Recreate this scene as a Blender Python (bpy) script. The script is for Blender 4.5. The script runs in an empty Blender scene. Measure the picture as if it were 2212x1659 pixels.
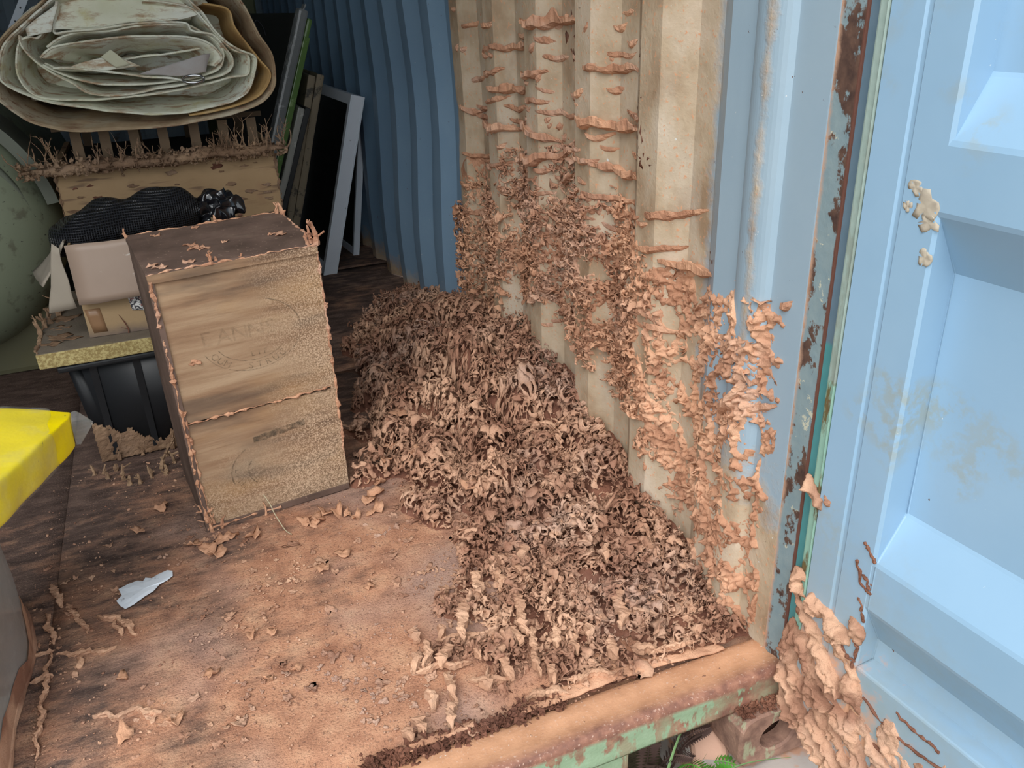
import bpy, bmesh, math, random
import numpy as np
from mathutils import Vector, Matrix, noise as mnoise

S = bpy.context.scene
COL = S.collection
R0 = random.Random(7)
RNG = np.random.default_rng(11)

# ------------------------------------------------------------------ camera
def rot_axes(yaw, pitch, roll):
    f = Vector((math.sin(yaw)*math.cos(pitch), math.cos(yaw)*math.cos(pitch), -math.sin(pitch)))
    r = Vector((math.cos(yaw), -math.sin(yaw), 0)); u = r.cross(f)
    c, s = math.cos(roll), math.sin(roll)
    return c*r + s*u, -s*r + c*u, f
cr, cu, cf = rot_axes(math.radians(21.797), math.radians(25.008), math.radians(-2.103))
cd = bpy.data.cameras.new('camera'); cam = bpy.data.objects.new('camera', cd); COL.objects.link(cam)
cd.sensor_fit = 'HORIZONTAL'; cd.sensor_width = 36.0; cd.lens = 1803.0/2212*36.0; cd.clip_start = 0.02
M = Matrix((( cr.x, cu.x, -cf.x, -0.9159), (cr.y, cu.y, -cf.y, -0.9112), (cr.z, cu.z, -cf.z, 1.1426), (0,0,0,1)))
cam.matrix_world = M; S.camera = cam

# ------------------------------------------------------------------ light
w = bpy.data.worlds.new('sky'); S.world = w; w.use_nodes = True
nt = w.node_tree; bg = nt.nodes['Background']
bg.inputs[0].default_value = (0.90, 0.96, 1.0, 1); bg.inputs[1].default_value = 1.0
sd = bpy.data.lights.new('sun', 'SUN'); sun = bpy.data.objects.new('sun', sd); COL.objects.link(sun)
sd.energy = 1.35; sd.angle = math.radians(45); sd.color = (1.0, 0.97, 0.93)
sun.rotation_euler = Vector((0.42, 0.52, -0.78)).to_track_quat('-Z', 'Y').to_euler()
S.view_settings.view_transform = 'Standard'; S.view_settings.look = 'None'
S.view_settings.gamma = 1.0; S.view_settings.use_curve_mapping = False
S.view_settings.exposure = 1.03
S.cycles.max_bounces = 6; S.cycles.diffuse_bounces = 4; S.cycles.transparent_max_bounces = 12

# ------------------------------------------------------------------ helpers
def mk(name, V, F, m=None, parent=None, smooth=False, kind=None):
    me = bpy.data.meshes.new(name)
    V = np.asarray(V, dtype=np.float32).reshape(-1, 3)
    if isinstance(F, np.ndarray):
        n, k = F.shape
        me.vertices.add(len(V)); me.vertices.foreach_set('co', V.ravel())
        me.loops.add(n*k); me.loops.foreach_set('vertex_index', F.astype(np.int32).ravel())
        me.polygons.add(n); me.polygons.foreach_set('loop_start', np.arange(0, n*k, k, dtype=np.int32))
        me.update(calc_edges=True); me.validate()
    else:
        me.from_pydata(V.tolist(), [], F); me.update()
    if smooth: me.polygons.foreach_set('use_smooth', [True]*len(me.polygons))
    o = bpy.data.objects.new(name, me); COL.objects.link(o)
    if m: me.materials.append(m)
    if parent: o.parent = parent
    if kind: o['kind'] = kind
    return o
def empty(name, loc=(0,0,0), rot=(0,0,0)):
    o = bpy.data.objects.new(name, None); COL.objects.link(o); o.location = loc; o.rotation_euler = rot
    o.empty_display_size = 0.05
    return o
def tag(o, label, cat, group=None, kind=None):
    o['label'] = label; o['category'] = cat
    if group: o['group'] = group
    if kind: o['kind'] = kind
    return o
def structure(o, label=None):
    o['kind'] = 'structure'
    if label: o['label'] = label
    return o
def fin(name, bm, m=None, parent=None, smooth=False, kind=None):
    bmesh.ops.recalc_face_normals(bm, faces=bm.faces)
    me = bpy.data.meshes.new(name); bm.to_mesh(me); bm.free()
    if smooth: me.polygons.foreach_set('use_smooth', [True]*len(me.polygons))
    o = bpy.data.objects.new(name, me); COL.objects.link(o)
    if m: me.materials.append(m)
    if parent: o.parent = parent
    if kind: o['kind'] = kind
    return o
def box(bm, lo, hi, bev=0.0, seg=1, cuts=0, jit=0.0, seed=0):
    """box; with cuts its faces are gridded so that jitter can warp them"""
    lo = Vector(lo); hi = Vector(hi); n = cuts+1; d = hi-lo
    pre = set(bm.verts); key = {}
    L = max(d); nn = [max(1, min(n, round(n*c/L*1.5))) for c in d]
    def vert(i, j, k):
        if (i,j,k) not in key:
            key[i,j,k] = bm.verts.new((lo.x+d.x*i/nn[0], lo.y+d.y*j/nn[1], lo.z+d.z*k/nn[2]))
        return key[i,j,k]
    for ax in range(3):
        b_, c_ = (ax+1)%3, (ax+2)%3
        for side in (0, nn[ax]):
            for p in range(nn[b_]):
                for q in range(nn[c_]):
                    f = []
                    for dp,dq in ((0,0),(1,0),(1,1),(0,1)):
                        ix = [0,0,0]; ix[ax] = side; ix[b_] = p+dp; ix[c_] = q+dq; f.append(vert(*ix))
                    bm.faces.new(f if side else f[::-1])
    vs = list(key.values()); bm.normal_update()
    if bev:
        es = [e for e in {e for v in vs for e in v.link_edges} if len(e.link_faces)==2 and e.calc_face_angle(0) > 0.6]
        bmesh.ops.bevel(bm, geom=es, offset=bev, segments=seg, affect='EDGES', profile=0.6)
    if jit:
        for v in bm.verts:
            if v not in pre: v.co += mnoise.noise_vector(v.co*9 + Vector((seed,0,0)))*jit
def boxo(name, lo, hi, m, parent=None, bev=0.002, seg=1, cuts=0, jit=0.0, seed=0, smooth=False):
    bm = bmesh.new(); box(bm, lo, hi, bev, seg, cuts, jit, seed); return fin(name, bm, m, parent, smooth)
def catmull(P, n=8, closed=False):
    P = [Vector(p) for p in P]; out = []
    N = len(P); rng = range(N if closed else N-1)
    for i in rng:
        if closed: a,b,c,d = P[(i-1)%N],P[i],P[(i+1)%N],P[(i+2)%N]
        else: a,b,c,d = P[max(i-1,0)],P[i],P[i+1],P[min(i+2,N-1)]
        for k in range(n):
            t = k/n
            out.append(0.5*((2*b)+(c-a)*t+(2*a-5*b+4*c-d)*t*t+(3*b-a-3*c+d)*t**3))
    if not closed: out.append(P[-1])
    return out
def tube_arrays(P, rad, k=6, flat=1.0, jit=0.0, seed=0):
    """tube along points P; rad list or number"""
    P = [Vector(p) for p in P]; V = []; F = []
    n = len(P); up = Vector((0.13,0.21,0.97)).normalized()
    for i,p in enumerate(P):
        t = (P[min(i+1,n-1)]-P[max(i-1,0)])
        if t.length < 1e-9: t = Vector((0,0,1))
        t.normalize(); a = t.cross(up)
        if a.length < 1e-3: a = t.cross(Vector((1,0,0)))
        a.normalize(); b = t.cross(a)
        r = rad[i] if hasattr(rad,'__len__') else rad
        for j in range(k):
            th = 2*math.pi*j/k
            q = p + (a*math.cos(th) + b*math.sin(th)*flat)*r
            if jit: q += mnoise.noise_vector(q*70+Vector((seed,0,0)))*jit
            V.append(q[:])
    for i in range(n-1):
        for j in range(k):
            F.append((i*k+j, i*k+(j+1)%k, (i+1)*k+(j+1)%k, (i+1)*k+j))
    F.append(tuple(range(k))[::-1]); F.append(tuple((n-1)*k+j for j in range(k)))
    return V, F
def join_arrays(parts):
    V = []; F = []
    for v,f in parts:
        o = len(V); V += list(v); F += [tuple(i+o for i in q) for q in f]
    return V, F

# ------------------------------------------------------------------ node materials
class NT:
    def __init__(s, name):
        s.m = bpy.data.materials.new(name); s.m.use_nodes = True
        s.t = s.m.node_tree; s.n = s.t.nodes; s.bsdf = s.n['Principled BSDF']; s._co = None
    def add(s, typ, **kw):
        nd = s.n.new(typ)
        for k,v in kw.items(): setattr(nd, k, v)
        return nd
    def link(s, a, b): s.t.links.new(a, b)
    def co(s):
        if not s._co: s._co = s.add('ShaderNodeTexCoord').outputs['Object']
        return s._co
    def noise(s, scale, detail=4, rough=0.55, stretch=None, dist=0.0, off=None):
        src = s.co()
        if stretch or off:
            mp = s.add('ShaderNodeMapping'); s.link(src, mp.inputs[0])
            if stretch: mp.inputs['Scale'].default_value = stretch
            if off: mp.inputs['Location'].default_value = off
            src = mp.outputs[0]
        nd = s.add('ShaderNodeTexNoise'); s.link(src, nd.inputs['Vector'])
        nd.inputs['Scale'].default_value = scale; nd.inputs['Detail'].default_value = detail
        nd.inputs['Roughness'].default_value = rough; nd.inputs['Distortion'].default_value = dist
        return nd.outputs['Fac']
    def attr(s, name):
        nd = s.add('ShaderNodeAttribute'); nd.attribute_name = name; return nd.outputs['Fac']
    def ramp(s, fac, stops, mode='LINEAR'):
        nd = s.add('ShaderNodeValToRGB'); cr_ = nd.color_ramp; cr_.interpolation = mode
        while len(cr_.elements) < len(stops): cr_.elements.new(0.5)
        for e,(p,c) in zip(cr_.elements, stops):
            e.position = p; e.color = (*c, 1) if len(c)==3 else c
        s.link(fac, nd.inputs[0]); return nd.outputs[0]
    def step(s, fac, a, b, inv=False):
        nd = s.add('ShaderNodeMapRange'); nd.inputs[1].default_value = a; nd.inputs[2].default_value = b
        nd.inputs[3].default_value = 1.0 if inv else 0.0; nd.inputs[4].default_value = 0.0 if inv else 1.0
        s.link(fac, nd.inputs[0]); return nd.outputs[0]
    def math(s, op, a, b=None):
        nd = s.add('ShaderNodeMath'); nd.operation = op
        for i,x in enumerate((a,b)):
            if x is None: continue
            if isinstance(x,(int,float)): nd.inputs[i].default_value = x
            else: s.link(x, nd.inputs[i])
        return nd.outputs[0]
    def mix(s, fac, a, b, mode='MIX'):
        nd = s.add('ShaderNodeMix'); nd.data_type = 'RGBA'; nd.blend_type = mode
        for sock,x in ((nd.inputs[0],fac),(nd.inputs[6],a),(nd.inputs[7],b)):
            if isinstance(x,(int,float)): sock.default_value = x
            elif isinstance(x,tuple): sock.default_value = (*x,1)
            else: s.link(x, sock)
        return nd.outputs[2]
    def xyz(s):
        nd = s.add('ShaderNodeSeparateXYZ'); s.link(s.co(), nd.inputs[0]); return nd.outputs
    def bump(s, h, strength=0.3, dist=0.002):
        nd = s.add('ShaderNodeBump'); nd.inputs['Strength'].default_value = strength; nd.inputs['Distance'].default_value = dist
        s.link(h, nd.inputs['Height']); s.link(nd.outputs[0], s.bsdf.inputs['Normal'])
    def done(s, color, rough=0.8, metal=0.0, spec=0.3):
        if isinstance(color, tuple): s.bsdf.inputs['Base Color'].default_value = (*color,1)
        else: s.link(color, s.bsdf.inputs['Base Color'])
        if isinstance(rough,(int,float)): s.bsdf.inputs['Roughness'].default_value = rough
        else: s.link(rough, s.bsdf.inputs['Roughness'])
        s.bsdf.inputs['Metallic'].default_value = metal
        s.bsdf.inputs['Specular IOR Level'].default_value = spec
        return s.m

def mud_material(name, lo=(0.29,0.14,0.092), mid=(0.55,0.315,0.208), hi=(0.71,0.44,0.295), pink=(0.43,0.305,0.26), scale=5):
    t = NT(name)
    a = t.noise(scale, 3); b = t.noise(38, 3, off=(3,1,2)); c = t.noise(3.1, 2, off=(7,3,1)); d = t.noise(420, 2)
    base = t.ramp(a, [(0.30,lo),(0.47,mid),(0.66,hi)])
    base = t.mix(t.step(c, 0.50, 0.64), base, t.mix(t.step(b,0.35,0.65), base, pink))
    base = t.mix(t.step(b, 0.50, 0.72), base, t.mix(0.65, base, hi)); e_ = t.noise(11, 2, off=(1,8,4)); base = t.mix(t.step(e_, 0.54, 0.40), base, t.mix(0.75, base, lo))
    base = t.mix(t.step(d, 0.42, 0.30), base, t.mix(0.35, base, lo))
    t.bump(t.math('ADD', t.noise(330, 4, 0.75), t.math('MULTIPLY', t.noise(95, 3, 0.6), 1.6)), 0.9, 0.0022)
    return t.done(base, 0.97, 0, 0.05)
MUD = mud_material('mud_dry')
MUDW = mud_material('mud_wall', lo=(0.43,0.215,0.132), mid=(0.64,0.35,0.215), hi=(0.75,0.44,0.285), pink=(0.54,0.36,0.285))
MUDL = mud_material('mud_pale', lo=(0.45,0.25,0.16), mid=(0.60,0.35,0.225), hi=(0.70,0.43,0.285), pink=(0.50,0.34,0.26))
MUDD = mud_material('mud_damp_shade', lo=(0.13,0.058,0.040), mid=(0.21,0.092,0.062), hi=(0.31,0.145,0.092), pink=(0.20,0.11,0.085))  # damp mud, darkened further to paint shade into the heap's holes
MUDG = mud_material('mud_drab', lo=(0.19,0.115,0.072), mid=(0.31,0.195,0.122), hi=(0.40,0.265,0.165), pink=(0.27,0.185,0.14))

def paint(name, col, col2=None, rough=0.4, dirt=None, dirt_amt=(0.55,0.75), bump=0.05, spec=0.4, metal=0.0, scale=6, stretch=None):
    t = NT(name)
    a = t.noise(scale, 4, stretch=stretch)
    c = t.mix(a, col, col2 or tuple(x*0.8 for x in col))
    if dirt:
        d = t.noise(scale*2.3, 5, 0.65, off=(4,2,9)); c = t.mix(t.step(d, *dirt_amt), c, dirt)
    t.bump(t.noise(180, 3), bump, 0.001)
    return t.done(c, rough, metal, spec)
# ------------------------------------------------------------------ gaussian fields and surface nets (for the mud lattice)
def grf(shape, vox, lam, band=0.28, aniso=(1,1,1), seed=0, rot=None):
    r = np.random.default_rng(seed)
    pad = [int(2**math.ceil(math.log2(n)) if n < 64 else math.ceil(n/32)*32) for n in shape]
    wn = r.standard_normal(pad).astype(np.float32)
    f = np.fft.rfftn(wn)
    ks = [np.fft.fftfreq(n, vox)*a for n,a in zip(pad[:-1], aniso[:-1])] + [np.fft.rfftfreq(pad[-1], vox)*aniso[-1]]
    if rot is not None:   # 2-D field turned by rot, then stretched
        kx,ky = np.meshgrid(np.fft.fftfreq(pad[0],vox), np.fft.rfftfreq(pad[1],vox), indexing='ij'); c_,s_ = math.cos(rot),math.sin(rot)
        k = np.sqrt(((kx*c_+ky*s_)*aniso[0])**2 + ((-kx*s_+ky*c_)*aniso[1])**2).astype(np.float32)
    else: k = np.sqrt(sum(np.square(g).astype(np.float32) for g in np.meshgrid(*ks, indexing='ij', sparse=True)))
    k0 = 1.0/lam
    f *= np.exp(-0.5*((k-k0)/(band*k0))**2)
    o = np.fft.irfftn(f, s=pad, axes=list(range(len(pad))))[tuple(slice(0,n) for n in shape)].astype(np.float32)
    return (o-o.mean())/o.std()
def surface_nets(f, vox, org):
    """f>0 inside; returns verts, quads"""
    ins = f > 0
    nx,ny,nz = [n-1 for n in f.shape]
    cnt = np.zeros((nx,ny,nz), np.int8)
    cor = [(a,b,c) for a in (0,1) for b in (0,1) for c in (0,1)]
    for a,b,c in cor: cnt += ins[a:a+nx,b:b+ny,c:c+nz]
    act = (cnt>0)&(cnt<8)
    idx = np.full((nx,ny,nz), -1, np.int32); I = np.argwhere(act); idx[act] = np.arange(len(I))
    acc = np.zeros((len(I),3), np.float32); num = np.zeros(len(I), np.float32)
    for a,b,c in cor:
        for ax in range(3):
            if (a,b,c)[ax]: continue
            p0 = I + np.array([a,b,c]); p1 = p0.copy(); p1[:,ax] += 1
            v0 = f[p0[:,0],p0[:,1],p0[:,2]]; v1 = f[p1[:,0],p1[:,1],p1[:,2]]
            m = (v0>0)!=(v1>0); t = np.where(m, v0/(v0-v1+1e-12*(v0==v1)), 0)
            q = np.array([a,b,c], np.float32)[None].repeat(len(I),0); q[:,ax] += t
            acc[m] += q[m]; num[m] += 1
    V = (I + acc/num[:,None])*vox + np.array(org, np.float32)
    Q = []
    for ax in range(3):
        s0 = [slice(0,n) for n in f.shape]; s1 = list(s0)
        s0[ax] = slice(0,f.shape[ax]-1); s1[ax] = slice(1,None)
        e = ins[tuple(s0)] != ins[tuple(s1)]
        E_ = np.argwhere(e); b,c = [(1,2),(2,0),(0,1)][ax]
        lim = [nx,ny,nz]
        m = (E_[:,b]>0)&(E_[:,c]>0)&(E_[:,b]<lim[b])&(E_[:,c]<lim[c]); E_ = E_[m]
        d = []
        for ob,oc in ((-1,-1),(0,-1),(0,0),(-1,0)):
            p = E_.copy(); p[:,b] += ob; p[:,c] += oc; d.append(idx[p[:,0],p[:,1],p[:,2]])
        q = np.stack(d,1)
        fl = ~ins[E_[:,0],E_[:,1],E_[:,2]]
        q[fl] = q[fl][:,::-1]
        Q.append(q)
    return V, np.concatenate(Q).astype(np.int32)
def drop_specks(V, Q, minq=40):
    """remove loose islands smaller than minq vertices"""
    n = len(V); lab = np.arange(n)
    E_ = np.concatenate([Q[:,[0,1]],Q[:,[1,2]],Q[:,[2,3]],Q[:,[3,0]]])
    for _ in range(60):
        m = np.minimum(lab[E_[:,0]], lab[E_[:,1]]); new = lab.copy()
        np.minimum.at(new, E_[:,0], m); np.minimum.at(new, E_[:,1], m); new = new[new]
        if (new==lab).all(): break
        lab = new
    cnt = np.bincount(lab, minlength=n); keep = cnt[lab] >= minq
    mp = np.cumsum(keep)-1
    Q = Q[keep[Q].all(1)]
    return V[keep], mp[Q].astype(np.int32)
def vnoise(P, lam, seed=0):
    """value noise for an array of points"""
    Q = P.astype(np.float64)/lam + seed*17.31; I = np.floor(Q).astype(np.int64); f = Q-I; f = f*f*(3-2*f); out = 0
    for a in (0,1):
        for b in (0,1):
            for c in (0,1):
                h = ((I[:,0]+a)*73856093) ^ ((I[:,1]+b)*19349663) ^ ((I[:,2]+c)*83492791) ^ (seed*2654435)
                h = (h*1103515245+12345) & 0x7fffffff; h = ((h>>9) ^ h) & 0xffff
                out = out + (h/65535.0-0.5)*2*np.where(a,f[:,0],1-f[:,0])*np.where(b,f[:,1],1-f[:,1])*np.where(c,f[:,2],1-f[:,2])
    return out
def jag(V, amp):
    return (V + np.stack([vnoise(V,0.0085,k)*amp+vnoise(V,0.0042,k+5)*amp*0.6 for k in range(3)],-1)).astype(np.float32)
def sstep(x, a, b):
    t = np.clip((x-a)/(b-a), 0, 1); return t*t*(3-2*t)

# flake prototypes -------------------------------------------------
def flake_proto(seed, nr=3, nt=13, curl=None):
    r = random.Random(seed); V = [(0,0,0)]; F = []
    ph = [r.uniform(0,6.28) for _ in range(4)]; am = [r.uniform(.12,.3), r.uniform(.1,.26), r.uniform(.05,.16)]
    cu_ = r.uniform(.25,.95) if curl is None else curl; el = r.uniform(.55,.95)
    for i in range(1,nr+1):
        q = i/nr
        for j in range(nt):
            th = 2*math.pi*j/nt
            rr = q*(1 + q*(am[0]*math.sin(3*th+ph[0])+am[1]*math.sin(5*th+ph[1])+am[2]*math.sin(2*th+ph[2]) + r.uniform(-.12,.12)))
            x,y = rr*math.cos(th), rr*math.sin(th)*el
            z = cu_*q*q*(0.35+0.5*math.sin(2*th+ph[3])) + 0.20*q*math.sin(4*th+ph[1]) + r.uniform(-.04,.04)
            V.append((x,y,z))
    for j in range(nt): F.append((0,1+j,1+(j+1)%nt))
    T = [f for f in F]
    for i in range(nr-1):
        a = 1+i*nt; b = a+nt
        for j in range(nt):
            k = (j+1)%nt; T += [(a+j,b+j,b+k),(a+j,b+k,a+k)]
    n = len(V); V2 = [(x,y,z-0.09) for x,y,z in V]
    T2 = [tuple(reversed([i+n for i in f])) for f in T]
    a = 1+(nr-1)*nt
    S_ = []
    for j in range(nt):
        k = (j+1)%nt; S_ += [(a+k,a+j,a+j+n),(a+k,a+j+n,a+k+n)]
    return np.array(V+V2, np.float32), np.array(T+T2+S_, np.int32)
FLP = [flake_proto(s, 2, 11) for s in range(14)]
def euler_mats(rx, ry, rz):
    cx,sx,cy,sy,cz,sz = np.cos(rx),np.sin(rx),np.cos(ry),np.sin(ry),np.cos(rz),np.sin(rz)
    m = np.empty((len(rx),3,3), np.float32)
    m[:,0,0]=cz*cy; m[:,0,1]=cz*sy*sx-sz*cx; m[:,0,2]=cz*sy*cx+sz*sx
    m[:,1,0]=sz*cy; m[:,1,1]=sz*sy*sx+cz*cx; m[:,1,2]=sz*sy*cx-cz*sx
    m[:,2,0]=-sy; m[:,2,1]=cy*sx; m[:,2,2]=cy*cx
    return m
def scatter(pos, size, tilt, rng, protos):
    """merged copies of the prototypes: returns V, tris"""
    n = len(pos); pick = rng.integers(0, len(protos), n)
    mats = euler_mats(rng.normal(0,1,n)*tilt, rng.normal(0,1,n)*tilt, rng.uniform(0,6.28,n))
    Vs=[];Fs=[];off=0
    for k,(pv,pf) in enumerate(protos):
        s = np.where(pick==k)[0]
        if not len(s): continue
        v = np.einsum('nij,vj->nvi', mats[s], pv)*size[s][:,None,None] + pos[s][:,None,:]
        f = pf[None] + (np.arange(len(s))*len(pv))[:,None,None] + off
        Vs.append(v.reshape(-1,3)); Fs.append(f.reshape(-1,3)); off += len(s)*len(pv)
    return np.concatenate(Vs), np.concatenate(Fs).astype(np.int32)

# ------------------------------------------------------------------ container geometry
FLOOR_Y0, FLOOR_Y1, XL, ZC = 0.085, 5.9, -2.33, 2.39
def wall_x(Y):
    """inner surface of the right wall (x) as a function of y (corrugated steel)"""
    Y = np.asarray(Y, float); p = np.full(Y.shape, -0.036)
    # half-round stiffener beside the post
    q = (Y-0.172)/0.043; p = np.where(np.abs(q)<1, -0.036-0.020*np.sqrt(np.clip(1-q*q,0,1)), p)
    p = np.where((Y>0.285)&(Y<0.352), -0.036+0.036*(Y-0.285)/0.067, p)
    p = np.where((Y>=0.352)&(Y<0.424), 0.0, p)
    u = np.mod(Y-0.424, 0.278)
    t = np.where(u<0.068, -0.036*u/0.068, np.where(u<0.138, -0.036, np.where(u<0.206, -0.036*(1-(u-0.138)/0.068), 0.0)))
    return np.where(Y>=0.424, t, p)

# ---- right wall mesh, with a stain mask (dust left by the termites) stored per vertex
def dense_y():
    ys = list(np.linspace(0.05, 0.128, 6)) + list(np.linspace(0.129, 0.215, 15)) + [0.25,0.285,0.352,0.39,0.424]
    y = 0.424
    while y < 5.95:
        for d in (0.034,0.068,0.103,0.138,0.172,0.206,0.242,0.278): ys.append(y+d)
        y += 0.278
    return np.array(ys)
WY = dense_y(); WZ = np.concatenate([np.linspace(0,1.3,66), np.linspace(1.36,ZC,18)])
YY, ZZ = np.meshgrid(WY, WZ, indexing='ij')
rad_y = np.array([mnoise.noise(Vector((z*5,0.3,7))) for z in WZ])
stain = sstep(YY, 0.29, 0.43)*(1-sstep(YY+0.02*rad_y[None], 1.655, 1.685))
low = np.clip(1-(ZZ-0.10-0.42*np.clip(YY,0,.5)*1.0)/0.5, 0, 1)
stain = np.maximum(stain, (YY<0.42)*sstep(low, 0.2, 1.0)*0.8)
stain = np.maximum(stain, 0.50*np.clip(1-np.abs(YY-0.165)/0.03,0,1)*(ZZ<1.4))
stain = np.maximum(stain, (YY>1.66)*np.clip(1-ZZ/0.16,0,1)*0.75)
stain = np.where(YY<0.46, stain*(1-0.55*sstep(ZZ,1.15,1.35)), stain)
bulge = -0.012*np.exp(-((YY-2.3)/0.7)**2)*np.sin(ZZ*6)
WVx = wall_x(YY) + bulge*(YY>1.0)
Vw = np.stack([WVx, YY, ZZ], -1).reshape(-1,3)
ny_, nz_ = YY.shape
ii = np.arange(ny_*nz_).reshape(ny_,nz_)
Fw = np.stack([ii[:-1,:-1],ii[:-1,1:],ii[1:,1:],ii[1:,:-1]],-1).reshape(-1,4)
t = NT('wall_paint')
st = t.attr('stain')
n1 = t.noise(22,5,0.65); n2 = t.noise(7,4,off=(3,3,3)); n3 = t.noise(120,3,off=(1,5,2)); n4 = t.noise(9,5,0.6,stretch=(1,1,0.35),off=(9,1,4))
blue = t.mix(n2, (0.165,0.275,0.405), (0.22,0.335,0.455))
tan = t.ramp(n2, [(0.34,(0.33,0.225,0.14)),(0.5,(0.46,0.355,0.245)),(0.66,(0.55,0.44,0.33))])
tan = t.mix(t.step(n4,0.52,0.72), tan, t.mix(0.5,tan,(0.60,0.53,0.44)))
tan = t.mix(t.step(n3,0.60,0.70), tan, (0.58,0.30,0.17))
msk = t.step(t.math('ADD', st, t.math('MULTIPLY', t.math('SUBTRACT', n1, 0.5), 0.75)), 0.30, 0.62)
pale_mix = t.attr('pale_mix'); blue = t.mix(pale_mix, blue, t.mix(n2, (0.27,0.37,0.455), (0.34,0.435,0.505)))
c = t.mix(msk, blue, tan)
rs = t.noise(60,4,0.7,off=(2,8,8)); rbig = t.noise(5,2,off=(5,5,1))
c = t.mix(t.math('MULTIPLY', t.step(rs,0.685,0.70), t.step(rbig,0.45,0.6)), c, (0.10,0.05,0.035))
wsp = t.noise(75,3,0.6,off=(12,8,3))
c = t.mix(t.step(wsp,0.735,0.75), c, (0.62,0.62,0.60))
t.bump(t.math('ADD', t.math('MULTIPLY', n3, t.math('ADD', msk, 0.25)), t.math('MULTIPLY', n1, t.math('MULTIPLY', msk, 2.0))), 0.32, 0.0028)
ro = t.mix(msk, (0.42,0.42,0.42), (0.9,0.9,0.9))
WALLM = t.done(c, ro, 0, 0.35)
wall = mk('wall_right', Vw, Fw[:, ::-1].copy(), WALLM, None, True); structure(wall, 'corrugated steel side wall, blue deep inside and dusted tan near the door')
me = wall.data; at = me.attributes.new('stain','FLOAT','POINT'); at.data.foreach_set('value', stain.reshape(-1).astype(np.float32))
pale_mix = np.clip(1-sstep(YY,0.36,0.60)*1.0,0,1)*0.95+0.10*(YY>1.6)*(YY<2.6)  # paler, greyer blue toward the door, with a faint band deeper in
at = me.attributes.new('pale_mix','FLOAT','POINT'); at.data.foreach_set('value', pale_mix.reshape(-1).astype(np.float32))
for p in me.polygons: p.use_smooth = False
mod = wall.modifiers.new('thickness','SOLIDIFY'); mod.thickness = 0.003; mod.offset = -1
INNER = paint('inner_paint', (0.26,0.33,0.39), (0.30,0.37,0.42), 0.6, (0.16,0.12,0.09))
def corr_wall(name, fn, N, axis):
    u = np.arange(0, N, 0.0695); z = np.array([0, ZC])
    prof = np.array([0,0,0.036,0.036])[np.arange(len(u))%4]
    V=[];F=[]
    for i,(a,d) in enumerate(zip(u,prof)):
        for zz in z: V.append(fn(a,d,zz))
    for i in range(len(u)-1): F.append((2*i,2*i+1,2*i+3,2*i+2))
    return structure(mk(name, V, F, INNER))
corr_wall('wall_left', lambda a,d,z: (XL-d, 0.08+a, z), 5.9, 1)
corr_wall('wall_back', lambda a,d,z: (XL-0.04+a, FLOOR_Y1-0.03+d, z-(0.02 if z<1 else 0)), 2.46, 0)
bm = bmesh.new(); box(bm, (XL-0.05,0.0,ZC), (0.03,FLOOR_Y1+0.05,ZC+0.03)); structure(fin('ceiling', bm, INNER))

# ---- floor: plywood sheets with joints
t = NT('plywood_dusty')
g = t.xyz()
n1 = t.noise(6,5,0.6,off=(1,1,1)); n2 = t.noise(34,5,0.65,stretch=(0.35,1,1)); n3 = t.noise(230,3,0.7); n4 = t.noise(17,4,off=(5,2,2)); n5 = t.noise(2.3,2,off=(2,7,0))
ply = t.ramp(n2, [(0.3,(0.068,0.046,0.040)),(0.5,(0.135,0.090,0.074)),(0.72,(0.22,0.145,0.115))])
dust = t.ramp(n4, [(0.3,(0.33,0.155,0.095)),(0.5,(0.50,0.255,0.155)),(0.7,(0.60,0.345,0.215))])
dust = t.mix(t.step(n5,0.5,0.62), dust, t.mix(0.6,dust,(0.36,0.26,0.225)))
# dust thins out to the far left and to the back
lx = t.step(g[0], -1.55, -0.70); ly = t.step(g[1], 1.5, 0.35)
cov = t.math('MULTIPLY', t.math('ADD', t.math('MULTIPLY', lx, 0.75), 0.25), t.math('ADD', t.math('MULTIPLY', ly, 0.7), 0.3))
th = t.math('ADD', t.math('ADD', t.math('MULTIPLY', n1, 0.75), t.math('MULTIPLY', n2, 0.62)), t.math('MULTIPLY', cov, 0.58))
c = t.mix(t.step(th, 0.84, 1.13), ply, dust)
c = t.mix(t.step(n3,0.46,0.34), c, t.mix(0.55, c, (0.10,0.055,0.045)))
c = t.mix(t.step(n3,0.60,0.72), c, t.mix(0.5, c, (0.66,0.42,0.29)))
t.bump(t.math('ADD', n3, t.math('MULTIPLY', n2, 1.0)), 0.8, 0.004)
PLY = t.done(c, 0.92, 0, 0.15)
floor = empty('floor'); structure(floor, 'plywood container floor under red dust')
xs = [XL-0.0, -1.305, -0.02+0.03]
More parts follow.
